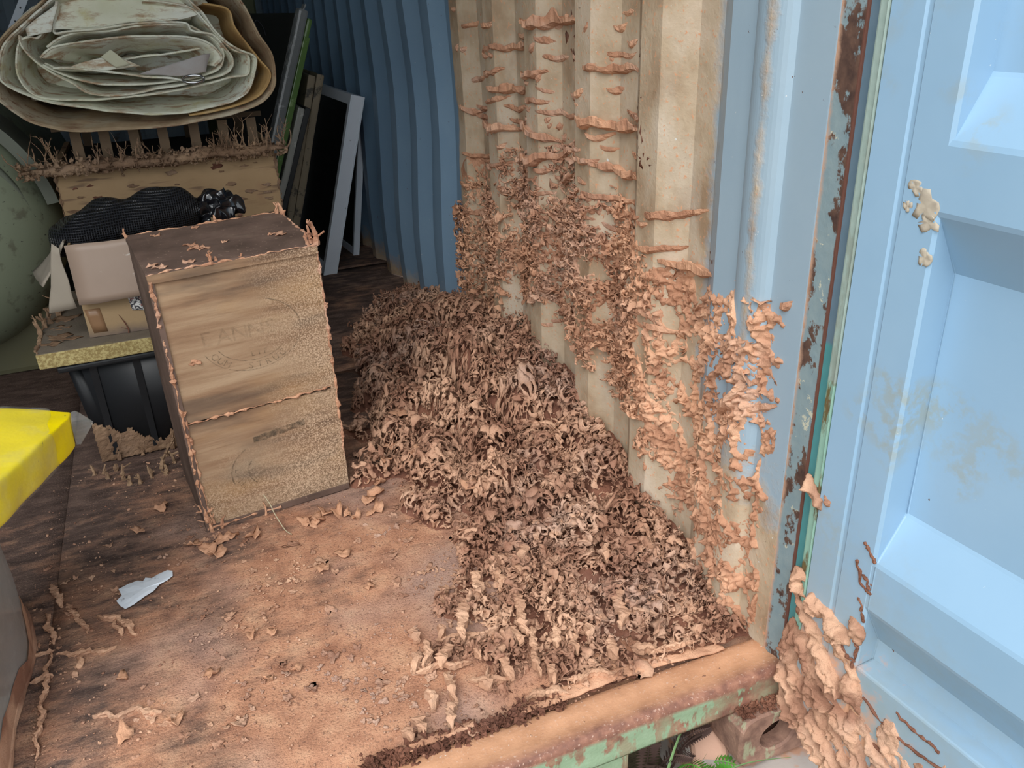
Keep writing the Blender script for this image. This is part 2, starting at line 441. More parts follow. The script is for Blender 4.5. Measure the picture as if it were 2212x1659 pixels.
for a,b in ((xs[0],xs[1]-0.0008),(xs[1]+0.0008,xs[2])):
    for y0,y1 in ((FLOOR_Y0,0.5565),(0.558,1.72),(1.7215,2.9),(2.9015,FLOOR_Y1)):
        if a>-1.4 and y0<1.0:
            if y0>0.5: continue
            y1 = 1.72
        nxx = max(2,int((b-a)/0.05)); nyy = max(2,int((y1-y0)/0.05))
        gx,gy = np.meshgrid(np.linspace(a,b,nxx), np.linspace(y0,y1,nyy), indexing='ij')
        gz = np.array([[0.004*mnoise.noise(Vector((x*4,y*4,2))) for x,y in zip(rx,ry)] for rx,ry in zip(gx,gy)])
        if y0 < 0.2: gz = np.where(gy < FLOOR_Y0+0.001, -0.03, gz)
        ix = np.arange(nxx*nyy).reshape(nxx,nyy)
        F = np.stack([ix[:-1,:-1],ix[1:,:-1],ix[1:,1:],ix[:-1,1:]],-1).reshape(-1,4)
        p = mk('floor_panel', np.stack([gx,gy,gz],-1), F, PLY, floor, True)
        md = p.modifiers.new('t','SOLIDIFY'); md.thickness = 0.02; md.offset = -1
# crossing floor beams' void under the boards
bm = bmesh.new(); box(bm, (XL,0.05,-0.14),(0.03,FLOOR_Y1,-0.035)); fin('subfloor', bm, MUDD, floor)

# ---- door sill, rusted green steel
t = NT('sill_steel'); g = t.xyz()
n1=t.noise(13,5,0.65); n2=t.noise(45,4,0.6,off=(2,1,4)); n3=t.noise(200,3); n5=t.noise(26,4,0.6,stretch=(1,1,0.5),off=(8,1,1))
green=t.mix(n2,(0.19,0.275,0.16),(0.31,0.41,0.28)); rust=t.ramp(n2,[(0.3,(0.16,0.075,0.055)),(0.55,(0.27,0.125,0.085)),(0.75,(0.40,0.20,0.13))])
ochre=t.ramp(n1,[(0.3,(0.46,0.23,0.125)),(0.6,(0.62,0.33,0.19))])
face=t.mix(t.step(t.math('ADD',n5,t.math('MULTIPLY',g[0],0.22)),0.385,0.425),green,t.mix(t.step(n1,0.4,0.6),rust,(0.27,0.25,0.16)))
top=t.mix(t.step(t.math('ADD',g[1],t.math('MULTIPLY',n1,0.03)),0.036,0.012),ochre,rust)
top=t.mix(t.step(n3,0.6,0.7),top,t.mix(0.6,top,(0.63,0.44,0.35)))
c=t.mix(t.step(g[2],-0.012,-0.003),face,top)
wsp=t.noise(90,3,0.6,off=(1,8,3)); c=t.mix(t.step(wsp,0.74,0.755),c,(0.75,0.74,0.70))
t.bump(t.math('ADD',n3,n2),0.35,0.002)
SILL=t.done(c,0.7,0,0.3)
def extrude_profile(name, prof, x0, x1, m, parent=None, n=40, wob=0.002):
    V=[];F=[];k=len(prof)
    for i in range(n+1):
        x=x0+(x1-x0)*i/n
        for (y,z) in prof:
            d=mnoise.noise_vector(Vector((x*9,y*30,z*30)))*wob
            V.append((x,y+d.y,z+d.z))
    for i in range(n):
        for j in range(k-1): F.append((i*k+j,(i+1)*k+j,(i+1)*k+j+1,i*k+j+1))
    return mk(name,V,F,m,parent,True)
sill = extrude_profile('trim_1', [(0.10,-0.025),(0.082,-0.002),(0.07,0.003),(0.05,0.0045),(0.036,0.002),(0.02,0.008),(0.004,0.011),(-0.006,0.008),(-0.010,0.0),(-0.0105,-0.02),(-0.0105,-0.045),(-0.014,-0.053),(-0.012,-0.060),(0.05,-0.060)], XL, -0.03, SILL, None, 90)
structure(sill,'rusted green steel door sill with an ochre mud-coated top')
# deeper apron of the sill left of the forklift notch
ap = extrude_profile('apron', [(-0.0095,-0.05),(-0.0115,-0.11),(-0.0115,-0.150),(-0.0155,-0.158),(-0.012,-0.164),(0.05,-0.164)], XL, -0.365, SILL, sill, 60)
boxo('notch_side', (-0.372,-0.012,-0.16),(-0.362,0.05,-0.05), SILL, sill, 0.003)

# ---- corner casting with an oval hole in its front face
t=NT('casting_steel'); n1=t.noise(14,5,0.65); n2=t.noise(48,4,off=(2,1,4)); n5=t.noise(26,4,0.6,stretch=(1,1,0.4),off=(8,1,1))
c=t.mix(t.step(n5,0.60,0.66),t.ramp(n2,[(0.3,(0.16,0.088,0.068)),(0.7,(0.31,0.18,0.13))]),(0.30,0.29,0.19))
t.bump(t.math('ADD',n1,t.noise(150,3)),0.4,0.003)
CAST=t.done(c,0.75,0,0.3)
def casting():
    bm=bmesh.new(); x0,x1,y0,y1,z0,z1=-0.152,0.028,-0.048,0.045,-0.170,-0.052
    cx_,cz_,rx,rz=-0.068,-0.112,0.036,0.033; N=32
    def rr(th):   # rounded-rect outer outline in x,z
        c_,s_=math.cos(th),math.sin(th); hx,hz=(x1-x0)/2,(z1-z0)/2
        k=(abs(c_/hx)**6+abs(s_/hz)**6)**(-1/6); return ((x0+x1)/2+c_*k,(z0+z1)/2+s_*k)
    ring=lambda f: [bm.verts.new(f(2*math.pi*i/N)) for i in range(N)]
    A=ring(lambda th:(cx_+rx*math.cos(th),y0+0.035,cz_+rz*math.sin(th)))
    B=ring(lambda th:(cx_+rx*math.cos(th),y0+0.004,cz_+rz*math.sin(th)))
    C_=ring(lambda th:(cx_+(rx+.004)*math.cos(th),y0,cz_+(rz+.004)*math.sin(th)))
    D=ring(lambda th:(rr(th)[0]*0.97+(x0+x1)/2*0.03,y0,rr(th)[1]*0.97+(z0+z1)/2*0.03))
    E_=ring(lambda th:(rr(th)[0],y0+0.006,rr(th)[1]))
    G=ring(lambda th:(rr(th)[0],y1,rr(th)[1]))
    for P,Q in ((A,B),(B,C_),(C_,D),(D,E_),(E_,G)):
        for i in range(N): bm.faces.new((P[i],P[(i+1)%N],Q[(i+1)%N],Q[i]))
    bm.faces.new(G)
    for v in bm.verts:
        if v.co.y>y0-0.001: v.co+=mnoise.noise_vector(v.co*25)*0.002
    return fin('corner_casting',bm,CAST,None,False)
cast=casting(); structure(cast,'rusted steel corner casting with an oval hole'); cast.name='trim_2'
boxo('casting_back',(-0.12,0.02,-0.15),(0.0,0.04,-0.07),MUDD,cast,0.004)

# ---- corner post and the hinge gap strips
t=NT('post_paint'); g=t.xyz(); n1=t.noise(11,5,0.65,stretch=(1,1,0.5)); n2=t.noise(50,4,off=(2,1,4)); n3=t.noise(26,5,0.7,off=(7,1,1))
blue=t.mix(n2,(0.17,0.25,0.29),(0.27,0.34,0.35)); rust=t.ramp(n2,[(0.3,(0.055,0.032,0.028)),(0.7,(0.15,0.085,0.06))])
c=t.mix(t.step(n3,0.60,0.62),blue,(0.50,0.50,0.40)); 
k=t.math('ADD',n1,t.math('MULTIPLY',t.math('SUBTRACT',n3,0.5),0.5)); c=t.mix(t.step(k,0.50,0.53),c,rust)
edge=t.step(t.math('ADD',g[1],t.math('MULTIPLY',n3,0.006)),0.009,0.007); c=t.mix(edge,c,(0.13,0.055,0.04))
dst=t.step(t.math('ADD',g[1],t.math('MULTIPLY',n3,0.02)),0.052,0.060); c=t.mix(t.math('MULTIPLY',dst,0.85),c,(0.52,0.31,0.21))
t.bump(t.math('ADD',n3,n1),0.5,0.003)
POST=t.done(c,0.65,0,0.3)
bm=bmesh.new(); box(bm,(-0.0365,0.0,-0.005),(0.03,0.074,ZC),0.003,2); post=fin('trim_3',bm,POST); structure(post,'flaking rusted corner post at the door opening')
t=NT('gap_paint'); g=t.xyz(); n2=t.noise(40,4); n3=t.noise(8,4)
k=t.step(t.math('ADD',g[2],t.math('MULTIPLY',n3,0.01)),0.655,0.648)
c=t.mix(k,t.mix(n2,(0.10,0.17,0.23),(0.15,0.22,0.28)),t.mix(n2,(0.055,0.23,0.25),(0.09,0.30,0.31)))
TEAL=t.done(c,0.5,0,0.4)
bm=bmesh.new(); box(bm,(-0.0335,-0.026,-0.03),(0.03,0.002,ZC),0.001); gp=fin('trim_4',bm,TEAL); structure(gp,'teal painted rebate between post and door')
t=NT('gasket_green'); g=t.xyz(); n2=t.noise(30,5,0.65,stretch=(1,1,0.3)); n3=t.noise(70,4)
k=t.step(g[2],0.60,0.595)
c=t.mix(k,t.mix(n3,(0.25,0.34,0.31),(0.36,0.45,0.41)),t.mix(n3,(0.20,0.38,0.31),(0.30,0.47,0.38)))
c=t.mix(t.math('MULTIPLY',t.step(n2,0.50,0.56),t.math('ADD',t.math('MULTIPLY',k,0.75),0.25)),c,t.mix(n3,(0.10,0.11,0.04),(0.18,0.09,0.05)))
t.bump(n3,0.4,0.002); GASK=t.done(c,0.6,0,0.3)
# ------------------------------------------------------------------ door, opened outwards, seen from its inner face
HX, HY, HA = -0.05, -0.05, math.radians(-85.53)
t = NT('door_paint'); g = t.xyz()
n1=t.noise(5,4); n2=t.noise(30,5,0.65,off=(2,2,2)); n3=t.noise(16,3,off=(7,1,1)); n4=t.noise(3.2,3,off=(1,9,4)); n6=t.noise(90,4,0.7,off=(3,1,1))
blue=t.mix(n1,(0.235,0.385,0.54),(0.30,0.455,0.605))
blue=t.mix(t.math('MULTIPLY',t.step(n4,0.56,0.66),t.step(n2,0.46,0.58)),blue,(0.30,0.36,0.37))
c=t.mix(t.math('MULTIPLY',t.step(n6,0.715,0.73),t.step(n3,0.42,0.6)),blue,(0.72,0.73,0.70))
low=t.step(t.math('ADD',g[2],t.math('ADD',t.math('MULTIPLY',g[0],0.55),t.math('MULTIPLY',n2,0.35))),0.62,0.30)
c=t.mix(t.math('MULTIPLY',low,0.62),c,(0.30,0.32,0.28))
dst=t.step(t.math('ADD',t.math('MULTIPLY',low,0.42),n2),0.82,0.95); c=t.mix(dst,c,(0.58,0.32,0.20))
spk=t.noise(55,2,0.5,off=(6,3,3)); c=t.mix(t.step(spk,0.775,0.79),c,(0.12,0.07,0.05))
t.bump(t.noise(14,3),0.12,0.004)
DOORM=t.done(c,0.32,0,0.45)
door = empty('door_1',(HX,HY,0),(0,0,HA)); structure(door,'pale blue container door swung open, corrugated inner face')
bm=bmesh.new()
prof=[(0.0,0.055),(0.0,0.0),(0.049,0.0),(0.052,0.003),(0.058,0.003),(0.061,0.0),(0.112,0.0),(0.117,0.004),(0.117,0.075),(0.0,0.075)]
zs=[-0.07,2.28]
vs=[[bm.verts.new((s,d,z)) for s,d in prof] for z in zs]
for i in range(len(prof)): 
    j=(i+1)%len(prof); bm.faces.new((vs[0][i],vs[0][j],vs[1][j],vs[1][i]))
bm.faces.new(vs[1]); bm.faces.new(vs[0][::-1])
fin('hinge_stile',bm,DOORM,door)
boxo('bottom_rail',(0.117,0.0,-0.07),(1.16,0.075,0.146),DOORM,door,0.004,2)
boxo('top_rail',(0.117,0.0,2.16),(1.16,0.075,2.28),DOORM,door,0.004,2)
boxo('lock_stile',(1.16,0.0,-0.07),(1.26,0.075,2.28),DOORM,door,0.004,2)
pz=[(0.140,0.041),(0.186,0.044),(0.258,0.006),(0.264,0.004),(0.342,0.004),(0.348,0.006),(0.417,0.050),(0.423,0.053)]
prof=[]
for k in range(4):
    o=0.618*k; prof+=[(z+o,d) for z,d in pz[(0 if k==0 else 2):]] if k==0 else [(0.795+0.618*(k-1),0.054)]+[(z+o,d) for z,d in pz[2:]]
prof=[p for p in prof if p[0]<2.16]+[(2.17,0.052)]
V=[];F=[];n=12
for i in range(n+1):
    s=0.112+(1.17-0.112)*i/n
    for z,d in prof: V.append((s,d+0.0025*mnoise.noise(Vector((s*3,z*4,1))),z))
k=len(prof)
for i in range(n):
    for j in range(k-1): F.append((i*k+j,(i+1)*k+j,(i+1)*k+j+1,i*k+j+1))
pn=mk('panel',V,F,DOORM,door); md=pn.modifiers.new('t','SOLIDIFY'); md.thickness=0.003; md.offset=1
# weld bead that follows the panel edge
vv,ff=tube_arrays([(0.119,d-0.001,z) for z,d in prof],0.003,6); mk('weld_bead',vv,ff,DOORM,door,True)
# bare filler scabs on the frame edge
PUTTY=paint('putty',(0.50,0.44,0.34),(0.34,0.29,0.24),0.9,scale=60,bump=0.4)
for s,z,r_ in ((0.098,0.885,0.020),(0.104,0.865,0.014),(0.078,0.905,0.011),(0.070,0.880,0.006),(0.108,0.82,0.010)):
    pv,pf=flake_proto(int(z*1000),curl=0.02); pv=pv*np.array([r_,r_*1.5,0.006]); 
    mk('filler_patch',np.stack([pv[:,0]+s,-pv[:,2]-0.0006,pv[:,1]+z],-1),pf,PUTTY,door)
# rubber gasket lip along the hinge side
bm=bmesh.new(); box(bm,(-0.023,0.005,-0.06),(-0.001,0.022,2.28),0.003,2); box(bm,(-0.009,0.001,-0.06),(-0.004,0.007,2.28),0.002)
gk=fin('gasket',bm,GASK,door); gk['label']='green and rust-streaked gasket strip along the hinge side'

# ------------------------------------------------------------------ mud: pile on the floor
VX=VP=0.0028
px0,py0=-0.78,0.09
NXp,NYp,NWp=int(0.80/VX),int(2.30/VX),19
gx=px0+np.arange(NXp)*VX; gy=py0+np.arange(NYp)*VX
def interp(y,tab): return np.interp(y,[a for a,_ in tab],[b for _,b in tab])
HW=[(0.0,0.0),(0.15,0.004),(0.30,0.02),(0.45,0.05),(0.65,0.12),(0.80,0.17),(0.95,0.215),(1.1,0.25),(1.35,0.25),(1.6,0.21),(1.8,0.155),(2.05,0.09),(2.3,0.03),(2.5,0.0)]
WD=[(0.0,0.35),(0.12,0.52),(0.25,0.61),(0.40,0.57),(0.50,0.51),(0.60,0.49),(0.75,0.50),(0.90,0.56),(1.0,0.60),(1.15,0.60),(1.4,0.50),(1.65,0.44),(1.9,0.40),(2.1,0.34),(2.35,0.22),(2.5,0.1)]
lump=grf((NXp,NYp),VX,0.16,0.5,(1,1),5); lump2=grf((NXp,NYp),VX,0.05,0.4,(1,1),6)
D=-gx[:,None]; hw=interp(gy,HW)[None]; wd=interp(gy,WD)[None]*(1+0.12*lump)
q=np.clip(1-D/wd,0,1.05)
hb=hw*np.clip(q,0,1)**1.1*(1+(0.20*lump+0.05*lump2)*sstep(1-q,0.02,0.30))+0.006*q*(1+lump2*0.3)
hb=np.where(q>0,hb,-0.004)
mask=sstep(q,0.02,0.22)
front=sstep(gy,0.06,0.34)[None]
mask=mask*(0.42+0.58*front)
# a gap kept free between the pile and the wall, and a few bare hollows
gap=np.maximum(sstep(D,0.006,0.022),sstep(gy,1.1,1.3)[None])
mask=mask*gap
hol=grf((NXp,NYp),VX,0.20,0.5,(1,1),15); mask=mask*(1-0.85*sstep(hol,1.1,1.7)*(1-sstep(gy,0.6,0.95)[None]))
n3=grf((NXp,NYp),VX,0.035,0.4,(1,1),8); n4=grf((NXp,NYp),VX,0.11,0.4,(1,1),9)
back=sstep(gy,0.65,1.35)[None]
Hs=np.clip((0.025+0.008*back)*mask*(1+0.50*n3+0.40*n4),0,(NWp-3)*VX)
W_=np.arange(NWp)*VX-3*VX; HsP=Hs.copy()
sh=(NXp,NYp,NWp)
a1=grf(sh,VX,0.0225,0.30,(1,1,0.85),21); a2=grf(sh,VX,0.0150,0.28,(1,1,2.0),22)
am=(np.clip(sstep(n4,-0.6,1.2)*0.7+0.55*back,0,1)[:,:,None]+0.06).astype(np.float32)
fz=grf(sh,VX,0.0095,0.3,(1,1,1),23)
F_=np.minimum((0.52+0.08*n3[:,:,None])-np.abs(a1),(a2+(0.22-0.42*am))*0.75)+0.10*fz
F_=np.minimum(F_,(Hs[:,:,None]-W_[None,None,:])/0.007)
F_=np.minimum(F_,(mask[:,:,None]-0.08)*6)
F_[:,:,0]=-1; F_[0]=-1;F_[-1]=-1;F_[:,0]=-1;F_[:,-1]=-1;F_[:,:,-1]=-1
Vp,Qp=surface_nets(F_.astype(np.float32),VX,(px0,py0,-3*VX)); Vp,Qp=drop_specks(Vp,Qp,60)
ix=np.clip(((Vp[:,0]-px0)/VX),0,NXp-1.001); iy=np.clip(((Vp[:,1]-py0)/VX),0,NYp-1.001)
def sample(A,ix,iy):
    i=ix.astype(int); j=iy.astype(int); f=ix-i; h=iy-j; i2=np.minimum(i+1,A.shape[0]-1); j2=np.minimum(j+1,A.shape[1]-1)
    return A[i,j]*(1-f)*(1-h)+A[i2,j]*f*(1-h)+A[i,j2]*(1-f)*h+A[i2,j2]*f*h
hx,hy=np.gradient(hb,VX); nn_=np.sqrt(1+np.clip(hx,-1.2,1.2)**2+np.clip(hy,-1.2,1.2)**2); wv=Vp[:,2].copy()
Vp[:,0]-=sample(np.clip(hx,-1.2,1.2)/nn_,ix,iy)*wv*.8; Vp[:,1]-=sample(np.clip(hy,-1.2,1.2)/nn_,ix,iy)*wv*.8; Vp[:,2]=sample(hb,ix,iy)+wv*sample(1/nn_,ix,iy)
Vp[:,0]=np.minimum(Vp[:,0],-0.004+wall_x(Vp[:,1]))
print('pile lattice',len(Vp),len(Qp))
pile=empty('mud_pile',(-0.25,1.0,0)); tag(pile,'heap of brittle red termite mud flakes piled against the corrugated wall','mud',None,'stuff')
def world_child(o,p): o.parent=p; o.matrix_parent_inverse=Matrix.Translation(-Vector(p.location))
Vp=jag(Vp,0.0022); Vp[:,0]=np.minimum(Vp[:,0],wall_x(Vp[:,1])-.001)
lat=mk('mud_lattice',Vp,Qp,MUD,None,True,'stuff'); world_child(lat,pile)
# core of the heap, its dark colour deepening the shade in the holes
st_=4; gxs=gx[::st_]; gys=gy[::st_]; hh=hb[::st_,::st_]
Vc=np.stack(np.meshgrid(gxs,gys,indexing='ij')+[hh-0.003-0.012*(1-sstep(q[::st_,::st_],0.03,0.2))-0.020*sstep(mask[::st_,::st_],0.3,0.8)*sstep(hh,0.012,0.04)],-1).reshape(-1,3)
Vc[:,0]=np.minimum(Vc[:,0],-0.002+0*Vc[:,0])
i2=np.arange(hh.size).reshape(hh.shape); ok=(mask[::st_,::st_]>0.12)|((q[::st_,::st_]>0.2)&(D[::st_]<0.08))
okf=ok[:-1,:-1]|ok[1:,1:]
Fc=np.stack([i2[:-1,:-1],i2[1:,:-1],i2[1:,1:],i2[:-1,1:]],-1)[okf]
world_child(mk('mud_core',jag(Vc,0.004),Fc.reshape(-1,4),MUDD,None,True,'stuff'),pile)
# flakes lying on the heap
nf=3400
fx=RNG.uniform(px0,-0.01,nf*3); fy=RNG.uniform(py0,2.4,nf*3)
mk_=sample(mask.astype(np.float32),(fx-px0)/VX,np.clip((fy-py0)/VX,0,NYp-2))
keep=RNG.uniform(0,1,nf*3)<mk_*np.where(fy<0.75,0.8,np.where(fy<1.2,0.40,0.16)); fx,fy=fx[keep][:nf],fy[keep][:nf]
hz=sample(hb,(fx-px0)/VX,np.clip((fy-py0)/VX,0,NYp-2)); hs=sample(Hs,(fx-px0)/VX,np.clip((fy-py0)/VX,0,NYp-2))
size=np.clip(RNG.lognormal(math.log(0.0082),0.38,len(fx)),0.004,0.021)
pos=np.stack([np.minimum(fx,wall_x(fy)-0.006),fy,hz+RNG.uniform(0.15,1.0,len(fx))*hs+0.002],-1)
Vf,Ff=scatter(pos,size,0.75,RNG,FLP)
Vf[:,0]=np.minimum(Vf[:,0],wall_x(Vf[:,1])-0.002); Vf[:,2]=np.maximum(Vf[:,2],0.001)
h=len(Ff)//2
world_child(mk('mud_flakes',Vf,Ff,MUD,None,True,'stuff'),pile); print('flakes',len(fx),len(Ff))

VX=0.0031
# ------------------------------------------------------------------ mud: crust on the wall
CORE=[(1.643,.472,1),(1.428,.534,1),(1.206,.632,.9),(1.024,.619,1),(.84,.648,1),(.662,.666,.9),(1.287,.468,1),(1.029,.508,1),(.816,.563,1),(.638,.589,1),(1.485,.389,1),(1.628,.287,1),(.52,.581,1),(.416,.592,.9),(.721,.499,1),(.554,.508,1),(.815,.446,.9),(.428,.53,1),(.334,.571,.9),(.286,.541,.9),(.719,.407,.8),(.227,.526,.8),(.607,.367,.8),(.47,.389,.7),(.334,.415,.9),(.243,.425,.9),(.171,.512,.7),(.181,.386,.8),(.357,.32,.8),(.502,.308,.7),(.26,.316,.9),(.195,.278,.9),(.246,.195,.9),(.158,.216,.8),(.19,.119,.9),(.153,.066,.8),(.396,.165,.7),(.458,.237,.6),(1.233,.703,.7),(.965,.78,.6),(.154,.572,.5),(.138,.463,.6),(1.7,.36,.7),(1.75,.22,.7),(1.55,.6,.5),(1.3,.38,.9),(1.15,.43,.8),(1.45,.25,.8),(.62,.30,.7),(.7,.34,.8),(.52,.22,.5),(.60,.42,.8),(.45,.32,.8),(.40,.24,.8),(.33,.16,.7),(.8,.37,.7),(.9,.42,.8),(1.0,.42,.7),(.36,.5,.8),(.30,.25,.8),(.28,.09,.6),(.5,.45,.8),(.42,.12,.4),(.22,.35,.6),(.12,.30,.5),(.11,.13,.4),(.13,.62,.4),(.2,.62,.4)]
BARE=[(.86,.305,.07),(.757,.243,.07),(.662,.209,.06),(.548,.14,.06),(.463,.087,.05),(.415,.42,.045),(.37,.623,.03),(1.04,.345,.05),(.495,.505,.03),(.207,.477,.03),(.174,.338,.025),(.097,.179,.035),(.35,.094,.06),(.9,.20,.09),(.56,.24,.05)]
cy0,cz0=0.078,0.0; NY,NZ,NW=int(1.72/VX),int(0.92/VX),17
yy=cy0+np.arange(NY)*VX; zz=cz0+np.arange(NZ)*VX
Mk=np.zeros((NY,NZ),np.float32)
for y,z,wt in CORE:
    s=0.055+0.02*(y>0.6); Mk+=wt*np.exp(-(((yy[:,None]-y)/(s*1.25))**2+((zz[None]-z)/s)**2))
Mk=np.clip(Mk,0,1.15); Mk0=Mk.copy()
for y,z,s in BARE:
    s*=0.72; Mk*=1-0.93*np.exp(-(((yy[:,None]-y)/s)**2+((zz[None]-z)/s)**2)**2)
v1=grf((NY,NZ),VX,0.085,0.35,(1,1.3),31); v2=grf((NY,NZ),VX,0.030,0.4,(1,1),32); v3=grf((NY,NZ),VX,0.095,0.30,(1,1.25),33)
Mk=Mk*np.clip(1-0.85*sstep(v1,0.45,1.2),0,1)
nearY=1-sstep(yy,0.42,0.62)[:,None]         # thicker, smoother plastering beside the door
ridge=np.clip(1.25*(1-np.abs(v3+0.15*v2)/0.85),0,1)*(Mk>0.12)
Hs=np.clip(0.031*sstep(Mk,0.18,0.85)*(1+0.5*v2),0,(NW-4)*VX)*(1-0.86*nearY)
W_=np.arange(NW)*VX-VX
sh=(NY,NZ,NW)
b1=grf(sh,VX,0.026,0.30,(1,1.4,1.0),41); b2=grf(sh,VX,0.026,0.30,(1.2,1,1.0),42)
am=(0.75-0.60*nearY)[:,:,None]+0*b1
fz=grf(sh,VX,0.0095,0.3,(1,1,1),44)
F_=(0.50+0.16*nearY[:,:,None])-np.sqrt(b1*b1+am*b2*b2)+0.11*fz
F_=np.minimum(F_,(Hs[:,:,None]-W_)/0.007)
b3=grf((NY,NZ),VX,0.018,0.4,(1,1),43)
v4=grf((NY,NZ),VX,0.055,0.4,(1,1.4),34); vein=np.clip(1-np.abs(v4+0.25*b3)/0.26,0,1)*np.clip(Mk0*1.3,0,1)*sstep(grf((NY,NZ),VX,0.16,0.4,(1,1),35),-0.5,0.6)
hr=(0.0100*ridge*(1+0.22*v2+0.24*b3)*(0.25+0.75*nearY)*sstep(Mk,0.1,0.4)+0.005*(1-0.45*nearY)*sstep(Mk,0.45,1.0)*(1+0.8*b3))+0.0065*vein
F_=np.maximum(F_,(hr[:,:,None]-W_-0.002)/0.007)
F_=np.minimum(F_,(np.maximum(Mk,vein*0.5)[:,:,None]-0.10)*8)
F_[0]=-1;F_[-1]=-1;F_[:,0]=-1;F_[:,-1]=-1;F_[:,:,-1]=-1;F_[:,:,0]=np.minimum(F_[:,:,0],0.2)
Vq,Qq=surface_nets(F_.astype(np.float32),VX,(cy0,cz0,-VX)); Vq,Qq=drop_specks(Vq,Qq,50)
print('crust',len(Vq),len(Qq))
Vq=np.stack([wall_x(Vq[:,0])-Vq[:,2]*0.95-0.0005,Vq[:,0]+0.0,Vq[:,1]],-1)
# shelves sag a little upward at their lips
dpt=wall_x(Vq[:,1])-Vq[:,0]; Vq=jag(Vq,0.0026); Vq[:,0]=np.minimum(Vq[:,0],wall_x(Vq[:,1])-0.0004); dpt=wall_x(Vq[:,1])-Vq[:,0]
Vq[:,2]+=dpt*(0.30-0.2*np.clip((0.6-Vq[:,1])/0.2,0,1))
crust=mk('mud_crust',Vq,Qq[:,::-1].copy(),MUDW,None,True); tag(crust,'lacy web of termite mud plastered across the corrugated side wall','mud',None,'stuff')
# loose curled flakes caught in the crust
n=2600; fy=RNG.uniform(cy0,cy0+1.7,n); fz=RNG.uniform(0.02,0.9,n)
mm=sample(Mk,(fy-cy0)/VX,np.clip((fz-cz0)/VX,0,NZ-2)); hh_=sample(Hs,(fy-cy0)/VX,np.clip((fz-cz0)/VX,0,NZ-2))
k=RNG.uniform(0,1,n)<(mm-0.15)*0.9; fy,fz,hh_=fy[k],fz[k],hh_[k]
pos=np.stack([np.zeros(len(fy)),np.zeros(len(fy)),np.zeros(len(fy))],-1)
Vf,Ff=scatter(pos,np.clip(RNG.lognormal(math.log(0.0085),0.35,len(fy)),0.004,0.02),0.6,RNG,FLP[:1])
Vf=Vf.reshape(len(fy),-1,3); Vf=np.stack([wall_x(fy)[:,None]-hh_[:,None]*0.7-0.003+Vf[:,:,0],fy[:,None]+Vf[:,:,1],fz[:,None]+0.25*hh_[:,None]+Vf[:,:,2]],-1)
Vf[:,:,0]=np.minimum(Vf[:,:,0],wall_x(Vf[:,:,1])-0.001)
fl=mk('wall_flakes',Vf.reshape(-1,3),Ff,MUDW,crust,True,'stuff')

# shelf ridges on the wall, each its own piece
RID=[((1.143,1.08),(.863,1.091)),((1.362,1.017),(1.129,1.028)),((1.44,1.068),(1.329,1.072)),((1.181,.955),(1.016,.973)),((1.469,.939),(1.291,.964)),((1.382,.908),(1.147,.926)),((1.442,.866),(1.275,.895)),((1.031,1.003),(.941,1.01)),((.801,.997),(.622,1.001)),((.72,1.078),(.678,1.082)),((.677,1.049),(.636,1.053)),((.834,.886),(.598,.889)),((1.485,.804),(1.217,.816)),((1.19,.84),(.977,.817)),((1.069,.88),(.869,.885)),((1.237,.734),(.926,.794)),((.772,.796),(.586,.794)),((.84,.796),(.746,.807)),((1.131,.903),(1.008,.907)),((.534,.731),(.363,.771)),((.563,.657),(.422,.689)),((.48,.649),(.312,.664)),((1.46,1.007),(1.372,.993)),((.936,.924),(.864,.926)),((.795,.855),(.706,.865)),((.649,.836),(.606,.833)),((1.637,.695),(1.452,.708)),((1.667,.596),(1.545,.61)),((1.71,.476),(1.5,.547)),((.733,.956),(.689,.956)),((.817,.723),(.605,.738)),((1.528,.669),(1.264,.723)),((1.287,.656),(.994,.685)),((.928,.697),(.812,.729)),((.89,.665),(.748,.678)),((.157,.592),(.26,.568)),((.1,.673),(.076,.687)),((.164,.46),(.085,.501)),((.228,.422),(.146,.514))]
BIG={0:.036,1:.022,3:.022,5:.026,8:.022,11:.034,12:.026,13:.026,15:.034,16:.026,21:.03,38:.03}
def ridge_shelf(a,b,depth,seed,m=MUDW):
    r=random.Random(seed); L=math.hypot(a[0]-b[0],a[1]-b[1]); n=max(6,int(L/0.006)); V=[];F=[]; K=8
    for i in range(n+1):
        f=i/n; y=a[0]+(b[0]-a[0])*f; z=a[1]+(b[1]-a[1])*f-0.003*math.sin(math.pi*f)+0.009*mnoise.noise(Vector((y*22,seed,0)))
        e=min(1,math.sin(math.pi*(0.04+0.92*f))**0.5)
        d=depth*e*(0.72+0.55*abs(mnoise.noise(Vector((y*34,seed*3.1,5)))))+r.uniform(-.15,.2)*depth*0.22
        d=max(0.003,d); x=float(wall_x(y)); up=depth*(0.25+0.5*mnoise.noise(Vector((y*22,seed,9)))); t_=0.0032
        lip=0.002+depth*(0.30+0.65*mnoise.noise(Vector((y*24,seed,9))))+r.uniform(-.0008,.0016); dn=0.003+0.30*depth*(0.7+mnoise.noise(Vector((y*26,seed,19)))); lip=max(lip,.002)
        for (u,v) in ((0,0.005),(0.5,0.004),(0.82,0.45*lip),(0.96,lip),(1.03,lip*.8),(1.0,-dn*.6),(0.55,-dn-.002),(0,-dn*.8-.006)):
            V.append((x+0.001-d*u+r.uniform(-.0008,.0008)*(u>0),y+r.uniform(-.0018,.0018),z+v*e))
    for i in range(n):
        for j in range(K): F.append((i*K+j,i*K+(j+1)%K,(i+1)*K+(j+1)%K,(i+1)*K+j))
    F.append(tuple(range(K))); F.append(tuple(n*K+j for j in range(K))[::-1])
    return mk('mud_ridge',V,F,m,wall)
for i,(a,b) in enumerate(RID): ridge_shelf(a,b,BIG.get(i,R0.uniform(.010,.017)),i)
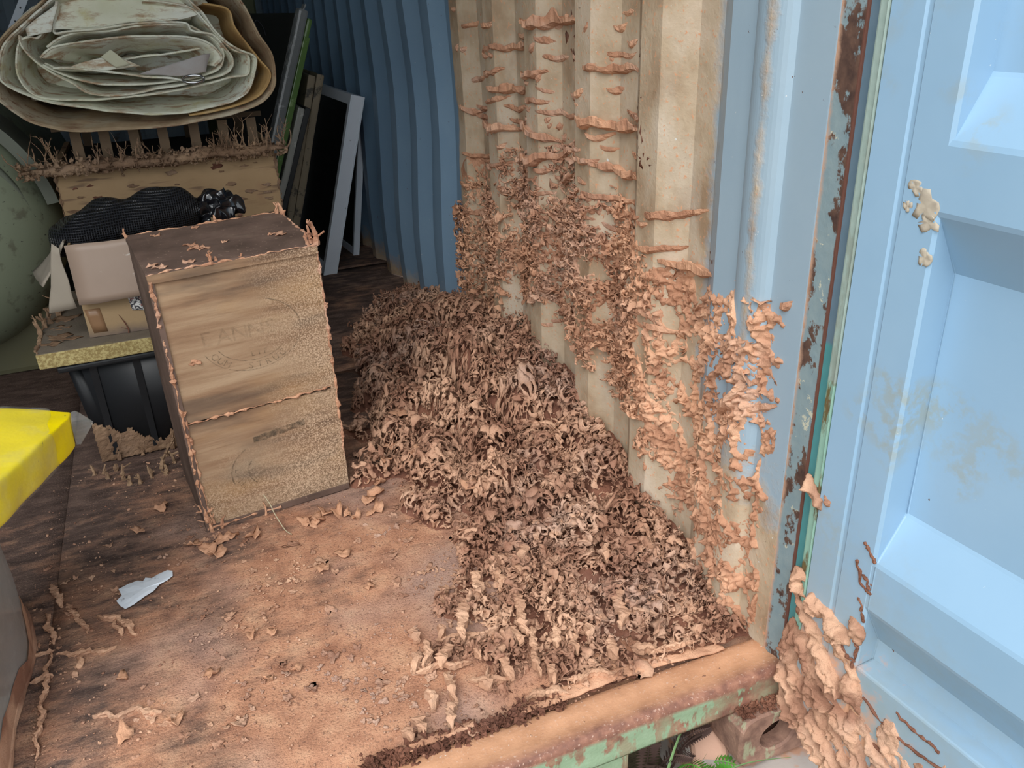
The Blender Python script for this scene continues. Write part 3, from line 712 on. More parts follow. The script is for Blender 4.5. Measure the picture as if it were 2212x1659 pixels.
for i in range(105):
    while True:
        y=R0.uniform(.45,1.64); z=R0.uniform(.30,1.12)
        if z>0.55+0.25*abs(y-1.1) or R0.random()<0.25: break
    L=R0.choice([.018,.025,.035,.05,.07,.10]); 
    if y<.62 and z>.75: continue
    ridge_shelf((y+L/2,z),(y-L/2,z+R0.uniform(-.012,.018)),R0.uniform(.005,.013)*(1+L*3),200+i)
# dark scabs where the crust has broken away
for i,(y,z,ry,rz) in enumerate([(.93,1.05,.03,.05),(.90,1.0,.028,.045),(.89,.94,.02,.04),(.86,.99,.018,.03),(.585,1.055,.016,.036),(.60,.96,.012,.045),(.575,.92,.012,.03),(.57,.885,.022,.04),(.55,.855,.02,.03),(.535,.835,.034,.012),(.565,.95,.02,.012),(.605,.905,.015,.02),(.335,.69,.018,.012),(.31,.675,.014,.02),(.278,.60,.016,.014),(.62,.90,.016,.03),(.60,.84,.02,.02)]):
    pv,pf=flake_proto(400+i,curl=0.05); yv=y+pv[:,1]*ry; xv=wall_x(yv)-0.0008-np.maximum(pv[:,2]+.09,0)*0.012
    mk('mud_scab',np.stack([xv,yv,z+pv[:,0]*rz],-1),pf,MUDD,wall)

# ------------------------------------------------------------------ mud fins standing on the floor boards, each a piece of the floor
FINS=[((-.4,.532),(-.432,.398)),((-.38,.513),(-.369,.385)),((-.345,.488),(-.366,.453)),((-.405,.386),(-.443,.252)),((-.461,.471),(-.477,.403)),((-.526,.467),(-.569,.399)),((-.515,.397),(-.562,.279)),((-.218,.299),(-.266,.184)),((-.283,.565),(-.309,.48)),((-.183,.412),(-.206,.36)),((-.453,.291),(-.466,.239)),((-.421,.272),(-.457,.144)),((-.493,.278),(-.51,.223)),((-.378,.259),(-.401,.194)),((-.354,.218),(-.376,.168)),((-.327,.221),(-.338,.185)),((-.303,.175),(-.307,.13)),((-.27,.142),(-.232,.117)),((-.615,.315),(-.64,.258)),((-.586,.295),(-.612,.239)),((-.606,.236),(-.619,.161)),((-.619,.161),(-.64,.107)),((-.655,.203),(-.655,.159)),((-.552,.19),(-.556,.162)),((-.532,.265),(-.543,.235)),((-.495,.223),(-.512,.162)),((-.431,.162),(-.443,.12)),((-.63,.373),(-.636,.337)),((-.586,.356),(-.591,.323)),((-.651,.292),(-.663,.254)),((-.717,.142),(-.711,.11)),((-.683,.15),(-.691,.115)),((-1.317,.855),(-1.293,.759)),((-1.28,.769),(-1.235,.647)),((-1.323,.749),(-1.29,.643)),((-1.291,.601),(-1.182,.579)),((-1.188,.671),(-1.17,.61)),((-1.249,.582),(-1.243,.546)),((-1.342,.625),(-1.293,.623)),((-1.33,.542),(-1.291,.545)),((-1.218,.404),(-1.103,.363)),((-1.215,.699),(-1.14,.603)),((-.545,.299),(-.474,.281)),((-.413,.12),(-.325,.105)),((-.25,.116),(-.154,.105)),((-.228,.241),(-.184,.19)),((-.167,.291),(-.153,.206)),((-1.30,.62),(-1.305,.34)),((-.58,.20),(-.50,.165)),((-.66,.26),(-.56,.235)),((-.60,.33),(-.50,.30)),((-.50,.12),(-.42,.10))]
def fin_ridge(a,b,seed,wid=0.0085,hgt=0.012,z0=0.0,m=MUDL,parent=None):
    r=random.Random(seed); L=math.hypot(a[0]-b[0],a[1]-b[1]); n=max(7,int(L/0.0045)); V=[];F=[]; prof=((-.8,-0.2),(-.75,.45),(-1.0,.88),(-.3,1.0),(.3,.97),(1.0,.86),(.75,.4),(.8,-.2)); K=len(prof)
    dx,dy=(b[0]-a[0])/L,(b[1]-a[1])/L; nx_,ny2=-dy,dx
    for i in range(n+1):
        f=i/n; o=0.013*mnoise.noise(Vector((f*L*32,seed*1.7,0)))
        x=a[0]+(b[0]-a[0])*f+nx_*o; y=a[1]+(b[1]-a[1])*f+ny2*o
        e=min(1,.35+3*f,.35+3*(1-f)); hh2=hgt*e*(1+0.4*mnoise.noise(Vector((f*L*30,seed,8))))
        wl=wid*e*max(.25,.9+.8*mnoise.noise(Vector((f*L*38,seed,4)))+r.uniform(-.5,.5)); wr=wid*e*max(.25,.9+.8*mnoise.noise(Vector((f*L*38,seed,24)))+r.uniform(-.5,.5))
        for (u,v) in prof:
            ww=wl if u<0 else wr; j=.0011 if 0<v else 0
            V.append((x+nx_*ww*u+r.uniform(-j,j),y+ny2*ww*u+r.uniform(-j,j),z0+hh2*v+r.uniform(-j,j)*1.3))
    for i in range(n):
        for j in range(K): F.append((i*K+j,i*K+(j+1)%K,(i+1)*K+(j+1)%K,(i+1)*K+j))
    F.append(tuple(range(K))[::-1]); F.append(tuple(n*K+j for j in range(K)))
    return mk('mud_fin',V,F,m,parent or floor)
for i,(a,b) in enumerate(FINS):
    zb=0.0
    if a[0]>-.75 and a[1]<.6:
        zb=float(sample(hb,np.array([(a[0]-px0)/VP]),np.array([max(0,(a[1]-py0)/VP)]))[0])+0.008
    fin_ridge(a,b,i,R0.uniform(.0065,.0105) if i<32 else R0.uniform(.004,.007),R0.uniform(.014,.024) if i<32 else R0.uniform(.007,.012),zb)
# thin cracked skin along the outer board edge, over the sill
for i,(a,b,wd_) in enumerate([((-.46,.098),(-.33,.104),.022),((-.34,.103),(-.22,.10),.020),((-.22,.098),(-.11,.085),.016),((-.52,.100),(-.46,.10),.012),((-.72,.105),(-.60,.11),.012)]):
    n=16;V=[];F=[]
    for k in range(n+1):
        f=k/n;x=a[0]+(b[0]-a[0])*f;y=a[1]+(b[1]-a[1])*f
        for v in range(5):
            g_=v/4; V.append((x+R0.uniform(-.002,.002),y-0.014+wd_*2*g_*(0.7+.5*mnoise.noise(Vector((x*50,g_,i))))*1.0,0.009+0.004*mnoise.noise(Vector((x*40,g_*3,i)))-0.005*abs(g_-.4)))
    for k in range(n):
        for v in range(4): F.append((k*5+v,(k+1)*5+v,(k+1)*5+v+1,k*5+v+1))
    o=mk('mud_skin',V,F,MUDW,floor,True); md=o.modifiers.new('t','SOLIDIFY'); md.thickness=0.003
# broken dark edge of the plywood
V,F=scatter(np.stack([RNG.uniform(-.80,-.44,420),0.092+0*RNG.uniform(0,1,420),np.zeros(420)+.004],-1)+RNG.normal(0,1,(420,3))*np.array([0,.012,.002]),RNG.uniform(.003,.009,420),0.5,RNG,FLP)
mk('splinters',V,F,MUDD,floor,False,'stuff')
bm=bmesh.new()
# crumbs over the floor
n=9500; fx=RNG.uniform(-1.36,-0.02,n); fy=RNG.uniform(0.02,1.35,n)
dn=0.25+0.75*np.clip((fx+1.35)/0.7,0,1)*np.clip((1.5-fy)/1.0,0,1)
k=RNG.uniform(0,1,n)<dn; fx,fy=fx[k],fy[k]
lp=[]
for s in range(6):
    r=random.Random(900+s); b_=bmesh.new(); bmesh.ops.create_icosphere(b_,subdivisions=1,radius=1)
    for v in b_.verts: v.co*=r.uniform(.6,1.25); v.co.z*=0.55
    b_.verts.ensure_lookup_table(); lp.append((np.array([v.co[:] for v in b_.verts],np.float32),np.array([[v.index for v in f.verts] for f in b_.faces],np.int32))); b_.free()
V,F=scatter(np.stack([fx,fy,0.0015+0*fx],-1),np.clip(RNG.lognormal(math.log(0.0016),0.5,len(fx)),.0007,.006),0.3,RNG,lp)
mk('mud_crumbs',V,F,MUD,floor,False,'stuff')
n=2600; fx=RNG.uniform(-1.33,-0.3,n); fy=RNG.uniform(0.09,1.0,n)
pn_=np.array([mnoise.noise(Vector((x*5,y*5,3))) for x,y in zip(fx,fy)]); k=RNG.uniform(0,1,n)<np.clip(0.28+pn_*0.9,0.03,1)*np.clip((fx+1.5)/.9,0.1,1); fx,fy=fx[k],fy[k]
V,F=scatter(np.stack([fx,fy,0.002+0*fx],-1),np.clip(RNG.lognormal(math.log(0.005),0.5,len(fx)),.002,.014),0.18,RNG,[flake_proto(700+i,curl=.25) for i in range(6)])
V[:,2]=np.maximum(V[:,2],0.0005)
mk('thin_mud_chips',V,F,MUD,floor,False,'stuff')
bm.free()

# loose flakes one could pick up
LOOSE=[(-.593,.829,.024),(-.644,.82,.018),(-.728,.85,.022),(-.681,.86,.022),(-.761,.854,.018),(-.745,.835,.014),(-.71,.87,.018),(-.66,.845,.015),(-1.016,.872,.020),(-.988,.838,.024),(-.955,.862,.02),(-.882,.848,.022),(-.969,.81,.022),(-.93,.87,.016),(-.49,1.041,.026),(-.454,.943,.024),(-.439,1.13,.025),(-.93,.498,.013),(-.89,.488,.012),(-1.011,.419,.014),(-1.169,.479,.015),(-.916,.363,.011),(-.756,.654,.018),(-.707,.686,.02),(-.677,.546,.014),(-.368,.755,.026),(-.865,.365,.012),(-1.081,1.074,.018),(-1.136,.99,.016),(-1.081,.33,.018),(-1.164,.334,.018),(-.57,.90,.022),(-.55,.95,.022),(-.60,.88,.018),(-.52,.98,.02),(-.585,.97,.02)]
def flake_words(x,y):
    if -.80<x<-.56 and y>.80: return ('curled mud flake in the row along the lower right front of the wooden crate','mud flakes by the right front foot of the crate')
    if -1.03<x<-.86 and y>.78: return ('curled mud flake lying by the lower left front corner of the wooden crate','mud flakes by the left front foot of the crate')
    if x>-.56 and y>.7: return ('large pale mud flake lying on top of the mud heap','pale flakes on the heap')
    if x<-1.0 and y>.9: return ('mud flake on the darker boards left of the wooden crate','mud flakes left of the crate')
    return ('small mud flake lying alone on the open dusty floor','scattered flakes on the open floor')
for i,(x,y,s) in enumerate(LOOSE):
    pv,pf=FLP[i%len(FLP)]; zz_=0.004+s*0.15
    if x>-.56 and y>.7: zz_=float(sample(hb+HsP*0.8,np.array([(x-px0)/VP]),np.array([(y-py0)/VP]))[0])+.008; s=s*.9
    o=mk('mud_flake',pv*s,pf,MUDW,None,True); o.location=(x,y,zz_); o.rotation_euler=(R0.uniform(-.35,.35),R0.uniform(-.35,.35),R0.uniform(0,6.28))
    lb,gr=flake_words(x,y); tag(o,lb,'mud flake',gr)

# ------------------------------------------------------------------ mud on the opened door
VD=0.0032; s0,z0=-0.055,-0.135; NS,NZ,NW=int(0.52/VD),int(0.60/VD),20
ss=s0+np.arange(NS)*VD; zz=z0+np.arange(NZ)*VD
Md=np.zeros((NS,NZ),np.float32)
for s,z,r_,wt in [(-.03,.02,.035,1.2),(0.0,-.03,.045,1.2),(.03,-.07,.05,1.2),(.07,-.09,.05,1.2),(.11,-.10,.05,1),(-.02,.07,.03,1),(.0,.10,.03,.8),(.05,.09,.04,1.0),(.085,.06,.035,1.2),(.10,.10,.03,.8),(.02,.16,.03,.6),(-.02,.22,.02,.9),(.01,.20,.025,.8),(.04,.185,.025,.7),(.07,.19,.022,.6),(.09,.17,.022,.6),(.05,.02,.03,.7),(.12,.02,.03,.7),(.15,-.05,.04,.8),(.18,.03,.03,.6),(.22,-.03,.04,.6),(.27,.02,.04,.5),(.2,.08,.02,.4),(.33,.06,.05,.5),(-.02,.41,.015,.8),(.005,.395,.013,.8),(.1,.21,.018,.6),(.42,.08,.05,.4)]:
    Md+=wt*np.exp(-(((ss[:,None]-s)/r_)**2+((zz[None]-z)/r_)**2))
m1=grf((NS,NZ),VD,0.045,0.35,(2.0,0.75),51,math.radians(-38)); m2=grf((NS,NZ),VD,0.017,0.4,(1.4,0.9),52,math.radians(-38)); m3=grf((NS,NZ),VD,0.009,0.3,(1,1),54)
th_=np.radians(38); 
Md=np.clip(Md,0,1.3)*np.clip(1-0.95*sstep(m1,-0.1,0.7),0,1)*sstep(zz[None]+0.05+0.42*(ss[:,None]+0.03),-0.012,0.006)
hd=0.0110*sstep(Md,0.15,0.95)*(1-0.30*m1+0.12*m2+0.10*m3)+0.003*sstep(Md,.1,.3)*(1+.4*m2)
hd=hd*sstep(ss[:,None],-0.050,-0.022)-0.004*(ss[:,None]<-0.035)
W_=np.arange(NW)*VD-2*VD
c1=grf((NS,NZ,NW),VD,0.03,0.3,(1,1,1),53)
F_=(hd[:,:,None]-W_)/0.008+0.16*c1*(W_>0.004)-0.1
F_=np.minimum(F_,(Md[:,:,None]-0.13)*8)
F_[0]=-1;F_[-1]=-1;F_[:,0]=-1;F_[:,-1]=-1;F_[:,:,0]=-1;F_[:,:,-1]=-1
Vd,Qd=surface_nets(F_.astype(np.float32),VD,(s0,z0,-2*VD)); Vd,Qd=drop_specks(Vd,Qd,60)
mk('mud_crust',jag(np.stack([Vd[:,0],-Vd[:,2]*1.1,Vd[:,1]],-1),0.0024),Qd.copy(),MUD,door,True,'stuff')
print('door mud',len(Vd))
# dark tunnel runs
for i,pts in enumerate([[(.093,.372),(.108,.36),(.118,.35)],[(.085,.335),(.10,.30),(.117,.29),(.14,.285),(.165,.275)],[(.10,.32),(.118,.30),(.121,.325)],[(.10,.27),(.112,.25),(.118,.235)],[(.117,.20),(.125,.205),(.145,.185)],[(.095,.22),(.11,.19),(.117,.17),(.112,.14)],[(.08,.165),(.10,.155),(.112,.15)],[(.20,.125),(.24,.115),(.28,.115)],[(.14,.10),(.2,.08),(.27,.085),(.34,.10)],[(.15,.04),(.22,.02),(.3,.03),(.38,.05)],[(.26,.06),(.33,.07),(.42,.09)]]):
    P=catmull([(s,0.001,z) for s,z in pts],6)
    P=[p+mnoise.noise_vector(p*90)*0.007 for p in P]
    P=[Vector((p.x,min(p.y,0.0) if p.x<.119 or p.z<.146 else 0.042,p.z)) for p in P]
    rr=[max(.0008,0.0026+0.0035*mnoise.noise(Vector((k*.9,i,0)))) for k in range(len(P))]
    v,f=tube_arrays(P,rr,6,1.0,0.0015,i); mk('mud_tunnel',v,f,MUDD,door)
# ------------------------------------------------------------------ wooden tea-chest style crate
def frame_mat(x,y,z,yaw,tx,ry):
    return Matrix.Translation((x,y,z)) @ Matrix.Rotation(yaw,4,'Z') @ Matrix.Rotation(tx,4,'X') @ Matrix.Rotation(ry,4,'Y')
t=NT('crate_wood'); g=t.xyz()
n1=t.noise(7,4,0.6,stretch=(0.35,1,3.2)); n2=t.noise(30,5,0.65,stretch=(0.18,1,3.5),off=(3,1,1)); n3=t.noise(290,3,0.72,dist=0.6); n4=t.noise(6,4,off=(2,6,1)); n6=t.noise(9,4,0.6,off=(6,2,9))
c=t.ramp(n1,[(0.28,(0.125,0.072,0.046)),(0.43,(0.285,0.175,0.105)),(0.56,(0.365,0.245,0.152)),(0.75,(0.44,0.315,0.205))])
c=t.mix(t.step(n2,0.52,0.70),c,t.mix(0.45,c,(0.20,0.115,0.065)))
cv=t.math('ADD',t.math('MULTIPLY',t.step(g[0],0.16,0.33),0.34),t.math('ADD',t.math('MULTIPLY',t.step(g[2],0.24,0.02),0.26),t.math('MULTIPLY',n6,0.5)))
grey=t.mix(t.step(n4,0.45,0.6),c,(0.24,0.19,0.135)); low=t.step(g[2],0.28,0.10); c=t.mix(t.math('MULTIPLY',low,0.65),c,grey); dk=t.noise(5.5,4,0.6,stretch=(0.5,1,2.0),off=(5,5,3)); c=t.mix(t.math('MULTIPLY',t.step(dk,0.56,0.68),0.7),c,(0.135,0.095,0.068)); og=t.noise(4,3,stretch=(.6,1,1.6),off=(1,4,9)); c=t.mix(t.math('MULTIPLY',t.step(og,0.52,0.66),0.5),c,(0.42,0.24,0.10))
c=t.mix(t.math('MULTIPLY',t.step(n3,0.50,0.57),t.math('MULTIPLY',t.step(cv,0.28,0.62),0.85)),c,(0.62,0.45,0.31))
c=t.mix(t.math('MULTIPLY',t.step(n3,0.46,0.40),t.math('MULTIPLY',t.step(cv,0.30,0.62),0.8)),c,(0.17,0.11,0.07))
t.bump(t.math('ADD',n3,n2),0.35,0.0015)
CRW=t.done(c,0.85,0,0.2)
t=NT('crate_dark'); n1=t.noise(9,4); n2=t.noise(120,4,0.7); n3=t.noise(40,5,0.6,stretch=(0.3,1,1))
c=t.ramp(n1,[(0.3,(0.085,0.055,0.042)),(0.6,(0.155,0.10,0.078)),(0.8,(0.22,0.16,0.12))]); c=t.mix(t.step(n2,0.62,0.72),c,(0.36,0.25,0.19)); c=t.mix(t.step(n3,.56,.7),c,t.mix(.4,c,(0.07,0.045,0.035)))
t.bump(n2,0.3,0.001); CRD=t.done(c,0.75,0,0.3)
INK=None
def ink(name,k,base):
    t=NT(name); n1=t.noise(70,4,0.7); n2=t.noise(11,3,off=(1,2,3))
    tr=t.add('ShaderNodeBsdfTransparent'); mx=t.add('ShaderNodeMixShader'); out=t.n['Material Output']
    t.done((0.075,0.066,0.050),0.9,0,0.1)
    a=t.math('MULTIPLY',t.step(n1,0.36,0.58),t.math('ADD',t.math('MULTIPLY',t.step(n2,0.40,0.62),k),base))
    t.link(a,mx.inputs[0]); t.link(tr.outputs[0],mx.inputs[1]); t.link(t.bsdf.outputs[0],mx.inputs[2]); t.link(mx.outputs[0],out.inputs[0]); return t.m
INK=ink('faded_ink',.25,.28); INKF=ink('ghost_ink',.20,.05); INKB=ink('bold_ink',.30,.55)
W,Dp,H=0.357,0.288,0.656
crate=empty('wooden_crate'); crate.matrix_world=frame_mat(-0.984,0.918,0.0,0.1224,0.052,-0.0137)
tag(crate,'tall weathered wooden crate with dark top and faded stamps beside the mud heap','crate')
def board(name,lo,hi,m,parent,seed,bev=0.0018,cuts=6,jit=0.0012):
    bm=bmesh.new(); box(bm,lo,hi,0,1,cuts,jit,seed); return fin(name,bm,m,parent)
b1=board('front_board',(0.008,0.0,0.298),(W-0.006,0.013,H-0.016),CRW,crate,1)
b2=board('front_board',(0.006,0.0015,0.014),(W-0.004,0.013,0.292),CRW,crate,2)
board('side_panel',(0.0,0.013,0.004),(0.010,Dp,H-0.014),CRD,crate,3); board('side_panel',(W-0.010,0.013,0.004),(W,Dp,H-0.014),CRW,crate,4)
board('back_panel',(0.010,Dp-0.012,0.004),(W-0.010,Dp,H-0.014),CRD,crate,5)
board('top_panel',(-0.002,-0.003,H-0.014),(W+0.002,Dp+0.002,H),CRD,crate,6)
board('bottom_panel',(0.01,0.013,0.0),(W-0.01,Dp-0.012,0.012),CRD,crate,7)
board('edge_strip',(-0.001,-0.004,0.004),(0.011,0.012,H-0.016),CRD,crate,8,cuts=10,jit=0.002)
board('edge_strip',(W-0.012,-0.001,0.004),(W+0.0015,0.012,H-0.016),CRW,crate,9,cuts=10,jit=0.002)
board('top_strip',(0.0,-0.006,H-0.022),(W,0.0,H-0.004),CRW,crate,10,cuts=8,jit=0.0015)
board('foot_strip',(0.0,-0.003,0.0),(W,0.006,0.015),CRD,crate,11)
def bead(parent,name,a,b,r,seed,m=MUDW,gap=0.12):
    a=Vector(a);b=Vector(b);L=(b-a).length;n=int(L/0.006);P=[];Rr=[]
    for i in range(n+1):
        p=a.lerp(b,i/n); P.append(p+mnoise.noise_vector(p*60+Vector((seed,0,0)))*0.004)
        q=0.42+1.15*mnoise.noise(p*75+Vector((0,seed,0)))+0.5*mnoise.noise(p*230)
        Rr.append(max(r*0.16,r*q))
    v,f=tube_arrays(P,Rr,6,1,r*0.45,seed); return mk(name,v,f,m,parent)
bead(crate,'mud_bead',(0.004,-0.004,0.01),(0.004,-0.004,H-0.02),0.0055,1)
bead(crate,'mud_bead',(0.012,-0.002,0.01),(0.010,-0.001,H*0.5),0.005,2)
bead(crate,'mud_bead',(W,-0.002,0.10),(W,-0.002,H-0.02),0.0048,3)
bead(crate,'mud_bead',(0.0,-0.004,H-0.003),(W,-0.004,H-0.003),0.0042,4)
bead(crate,'mud_bead',(W,0.0,H),(W,Dp,H),0.0045,5)
bead(crate,'mud_bead',(0.0,Dp,H),(W,Dp,H),0.0035,6)
bead(crate,'mud_bead',(0.010,-0.001,0.296),(W-0.01,-0.001,0.300),0.0042,7)
bead(crate,'mud_bead',(0.01,-0.004,0.010),(0.18,-0.004,0.010),0.004,8)
def horn(parent,name,base,h,seed,r=0.005,m=MUDW,lean=(0,0,0),br=2):
    rr=random.Random(seed); parts=[]
    def grow(p,d,L,r0,lev):
        n=max(4,int(L/0.006)); P=[Vector(p)];R_=[r0]
        for i in range(n):
            d=(d+Vector((rr.uniform(-.45,.45),rr.uniform(-.45,.45),rr.uniform(-.1,.3)))*0.55).normalized()
            P.append(P[-1]+d*(L/n)); R_.append(r0*(1-0.55*(i+1)/n)*rr.uniform(.7,1.35))
        parts.append(tube_arrays(P,R_,5,0.75,r0*0.25,seed))
        if lev>0:
            for k in range(rr.randint(1,2)):
                j=rr.randint(1,n-1); grow(P[j],Vector((rr.uniform(-1,1),rr.uniform(-1,1),rr.uniform(.1,.8))).normalized(),L*rr.uniform(.3,.55),R_[j]*.8,lev-1)
    grow(Vector(base),(Vector((0,0,1))+Vector(lean)).normalized(),h,r,br)
    v,f=join_arrays(parts); return mk(name,v,f,m,parent)
for i,(x,y,z,h,r) in enumerate([(W,-0.002,H-0.005,.062,.0075),(W-.012,.002,H-.003,.045,.006),(W+.004,.01,H-.004,.05,.006),(W-.02,.0,H-.004,.025,.006),(W,.262,H-.004,.035,.006),(W-.01,.275,H-.004,.03,.006),(0.0,Dp-.01,H-.003,.02,.006),(.13,.0,H-.004,.028,.005),(.14,.004,H-.004,.012,.005),(.20,Dp-.004,H-.002,.02,.005),(.19,.0,H-.004,.012,.004),(.005,-.004,.03,.05,.005),(.012,-.006,.0,.06,.006),(.02,-.004,.02,.045,.004),(.14,-.006,0,.035,.004),(.035,-.004,.0,.03,.005),(W+.002,.0,.36,.02,.005),(W+.002,.0,.5,.016,.005),(W+.002,.0,.42,.016,.005)]):
    horn(crate,'mud_horn',(x,y,z),h,60+i,r)
for i,(x,y,s) in enumerate([(.115,.135,.014),(.118,.105,.014),(.135,.095,.012),(.185,.118,.008),(.305,.10,.014),(.29,.112,.010),(.09,.022,.012),(.02,.04,.012),(.03,.02,.014),(.06,.25,.010),(.15,.265,.009)]):
    pv,pf=flake_proto(500+i,curl=0.35); pv=pv*s; pv[:,2]+=H+0.001+s*0.05
    mk('mud_patch',pv+np.array([x,y,0]),pf,MUDW,crate,True)
pv,pf=flake_proto(533,curl=0.3); mk('mud_patch',np.stack([pv[:,0]*.012+.055,-pv[:,2]*.012-.001,pv[:,1]*.010+.44],-1),pf,MUDW,crate,True)
# stamps, worn and mostly unreadable: printed arcs and letter fragments
def arc_line(cx_,cz_,rx,rz,a0,a1,wd_,name,yoff=-0.0012,n=40):
    V=[];F=[]
    for i in range(n+1):
        a=math.radians(a0+(a1-a0)*i/n)
        for k in (1,1-wd_): V.append((cx_+rx*k*math.cos(a),yoff,cz_+rz*k*math.sin(a)))
    for i in range(n): F.append((2*i,2*i+1,2*i+3,2*i+2))
    return mk(name,V,F,INK,b1 if cz_>.3 else b2)
def letter(ch,x,z,size,rot,parent,m=None):
    cu_=bpy.data.curves.new('letter','FONT'); cu_.body=ch; cu_.size=size; cu_.align_x='CENTER'; cu_.align_y='CENTER'
    ob=bpy.data.objects.new('tmp',cu_); COL.objects.link(ob)
    me=ob.to_mesh().copy(); bpy.data.objects.remove(ob)
    o=bpy.data.objects.new('stamp_letter',me); COL.objects.link(o); me.materials.clear(); me.materials.append(m or INK); o.parent=parent
    o.matrix_local=Matrix.Translation((x,-0.0014,z))@Matrix.Rotation(math.pi/2,4,'X')@Matrix.Rotation(rot,4,'Z'); return o
ccx,ccz,RX,RZ=0.185,0.475,0.112,0.085
arc_line(ccx,ccz,RX,RZ,195,345,0.022,'stamp_ring'); arc_line(ccx,ccz,RX*.74,RZ*.72,200,330,0.03,'stamp_ring'); arc_line(ccx,ccz,RX,RZ,-5,70,0.02,'stamp_ring')
for txt,a0,st_ in (('OUM',208,11),('STRUC',262,11.5)):
    for i,ch in enumerate(txt):
        a=math.radians(a0+i*st_); letter(ch,ccx+RX*.88*math.cos(a),ccz+RZ*.87*math.sin(a),0.022,a+math.pi/2,b1)
for i,ch in enumerate('LIF'): letter(ch,ccx-.005+i*.014,ccz-.045,0.018,0,b1)
for i,(ch,x) in enumerate((('E',.088),('A',.125),('N',.16),('N',.195),('S',.228))): letter(ch,x,.485,0.050,.03,b1,INKF)
arc_line(.165,.13,.085,.075,120,200,.035,'stamp_ring'); arc_line(.165,.13,.045,.045,130,230,.05,'stamp_ring')
for i,ch in enumerate('LITH'): 
    a=math.radians(168+i*14); letter(ch,.165+.07*math.cos(a),.13+.062*math.sin(a),.020,a+math.pi/2,b2)
for i,ch in enumerate('HL'): letter(ch,.128,.155-.017*i,.015,math.pi/2,b2)
V=[];F=[]
for i in range(13):
    f=i/12; x=.145+.125*f; zc=.212+.012*f+.003*mnoise.noise(Vector((f*9,1,1))); hw_=.008+.003*mnoise.noise(Vector((f*14,7,1)))
    V+=[(x,-.0006,zc-hw_),(x,-.0006,zc+hw_)]
for i in range(12): F.append((2*i,2*i+2,2*i+3,2*i+1))
mk('stamp_bar',V,F,INKB,b2)

# dry straw in front of the crate
STRAW=paint('straw',(0.50,0.42,0.28),None,0.7)
P=catmull([(-.842,.912,.070),(-.832,.895,.05),(-.826,.878,.03),(-.812,.84,.006),(-.800,.815,.004)],8)
v,f=tube_arrays(P,[.0014]*len(P),5); s=mk('straw',v,f,STRAW,None,True); tag(s,'thin dry straw leaning on the lower front of the wooden crate','straw')

# scrap of paper
t=NT('paper'); n1=t.noise(60,4); n2=t.noise(28,3,off=(2,2,2)); c=t.mix(n1,(0.60,0.66,0.74),(0.72,0.77,0.83)); c=t.mix(t.step(n2,0.62,0.68),c,(0.22,0.22,0.24)); PAPER=t.done(c,0.8)
out=[(-.052,-.02),(-.058,-.006),(-.046,.002),(-.05,.02),(-.03,.024),(-.01,.026),(.0,.021),(.006,.027),(.018,.022),(.03,.026),(.052,.030),(.062,.024),(.060,.012),(.048,.006),(.03,.002),(.016,-.010),(-.004,-.016),(-.026,-.026),(-.044,-.030)]
V=[(0,0,.006)]+[(x*.6,y*.6,.005+.002*mnoise.noise(Vector((x*90,y*90,1)))) for x,y in out]+[(x,y,.002+.003*abs(mnoise.noise(Vector((x*70,y*70,4))))) for x,y in out]
n=len(out);F=[(0,1+i,1+(i+1)%n) for i in range(n)]+[(1+i,1+n+i,1+n+(i+1)%n,1+(i+1)%n) for i in range(n)]
pp=mk('paper_scrap',V,F,PAPER); pp.location=(-1.125,.742,.003); pp.rotation_euler=(0,0,.10); pp.scale=(1,1.55,1); md=pp.modifiers.new('t','SOLIDIFY'); md.thickness=.0008
tag(pp,'torn white paper scrap lying on the dusty plywood floor','paper')

# ------------------------------------------------------------------ black tub, particle board, carton, mesh bag
BLK=paint('black_plastic',(0.010,0.011,0.013),(0.016,0.017,0.019),0.45,bump=0.1)
tub=empty('storage_tub',(-1.03,1.62,0),(0,0,0.04)); tag(tub,'black plastic storage tub under the chipboard slab behind the crate','tub')
bm=bmesh.new(); 
def frus(bm,w0,d0,w1,d1,z0,z1,open_top=True):
    a=[bm.verts.new((sx*w0/2,sy*d0/2,z0)) for sx,sy in ((-1,-1),(1,-1),(1,1),(-1,1))]; b=[bm.verts.new((sx*w1/2,sy*d1/2,z1)) for sx,sy in ((-1,-1),(1,-1),(1,1),(-1,1))]
    for i in range(4): bm.faces.new((a[i],a[(i+1)%4],b[(i+1)%4],b[i]))
    bm.faces.new(a[::-1]); return b
b=frus(bm,.40,.42,.46,.48,0.002,.312); es=[e for e in bm.edges if abs(e.verts[0].co.z-e.verts[1].co.z)>.1]; bmesh.ops.bevel(bm,geom=es,offset=.035,segments=4,affect='EDGES')
tb=fin('tub_body',bm,BLK,tub,True); md=tb.modifiers.new('t','SOLIDIFY'); md.thickness=.004
for x in (-.165,-.06,.06,.165):
    bm=bmesh.new(); v=[(x-.008,-.218,.02),(x+.008,-.218,.02),(x+.009,-.241,.30),(x-.009,-.241,.30),(x-.008,-.205,.02),(x+.008,-.205,.02),(x+.009,-.228,.30),(x-.009,-.228,.30)]
    vv=[bm.verts.new(q) for q in v]
    for f in ((0,1,2,3),(4,7,6,5),(0,4,5,1),(1,5,6,2),(2,6,7,3),(3,7,4,0)): bm.faces.new([vv[i] for i in f])
    fin('rib',bm,BLK,tub)
boxo('rim',(-.245,-.255,.296),(.245,.255,.312),BLK,tub,.005,2)
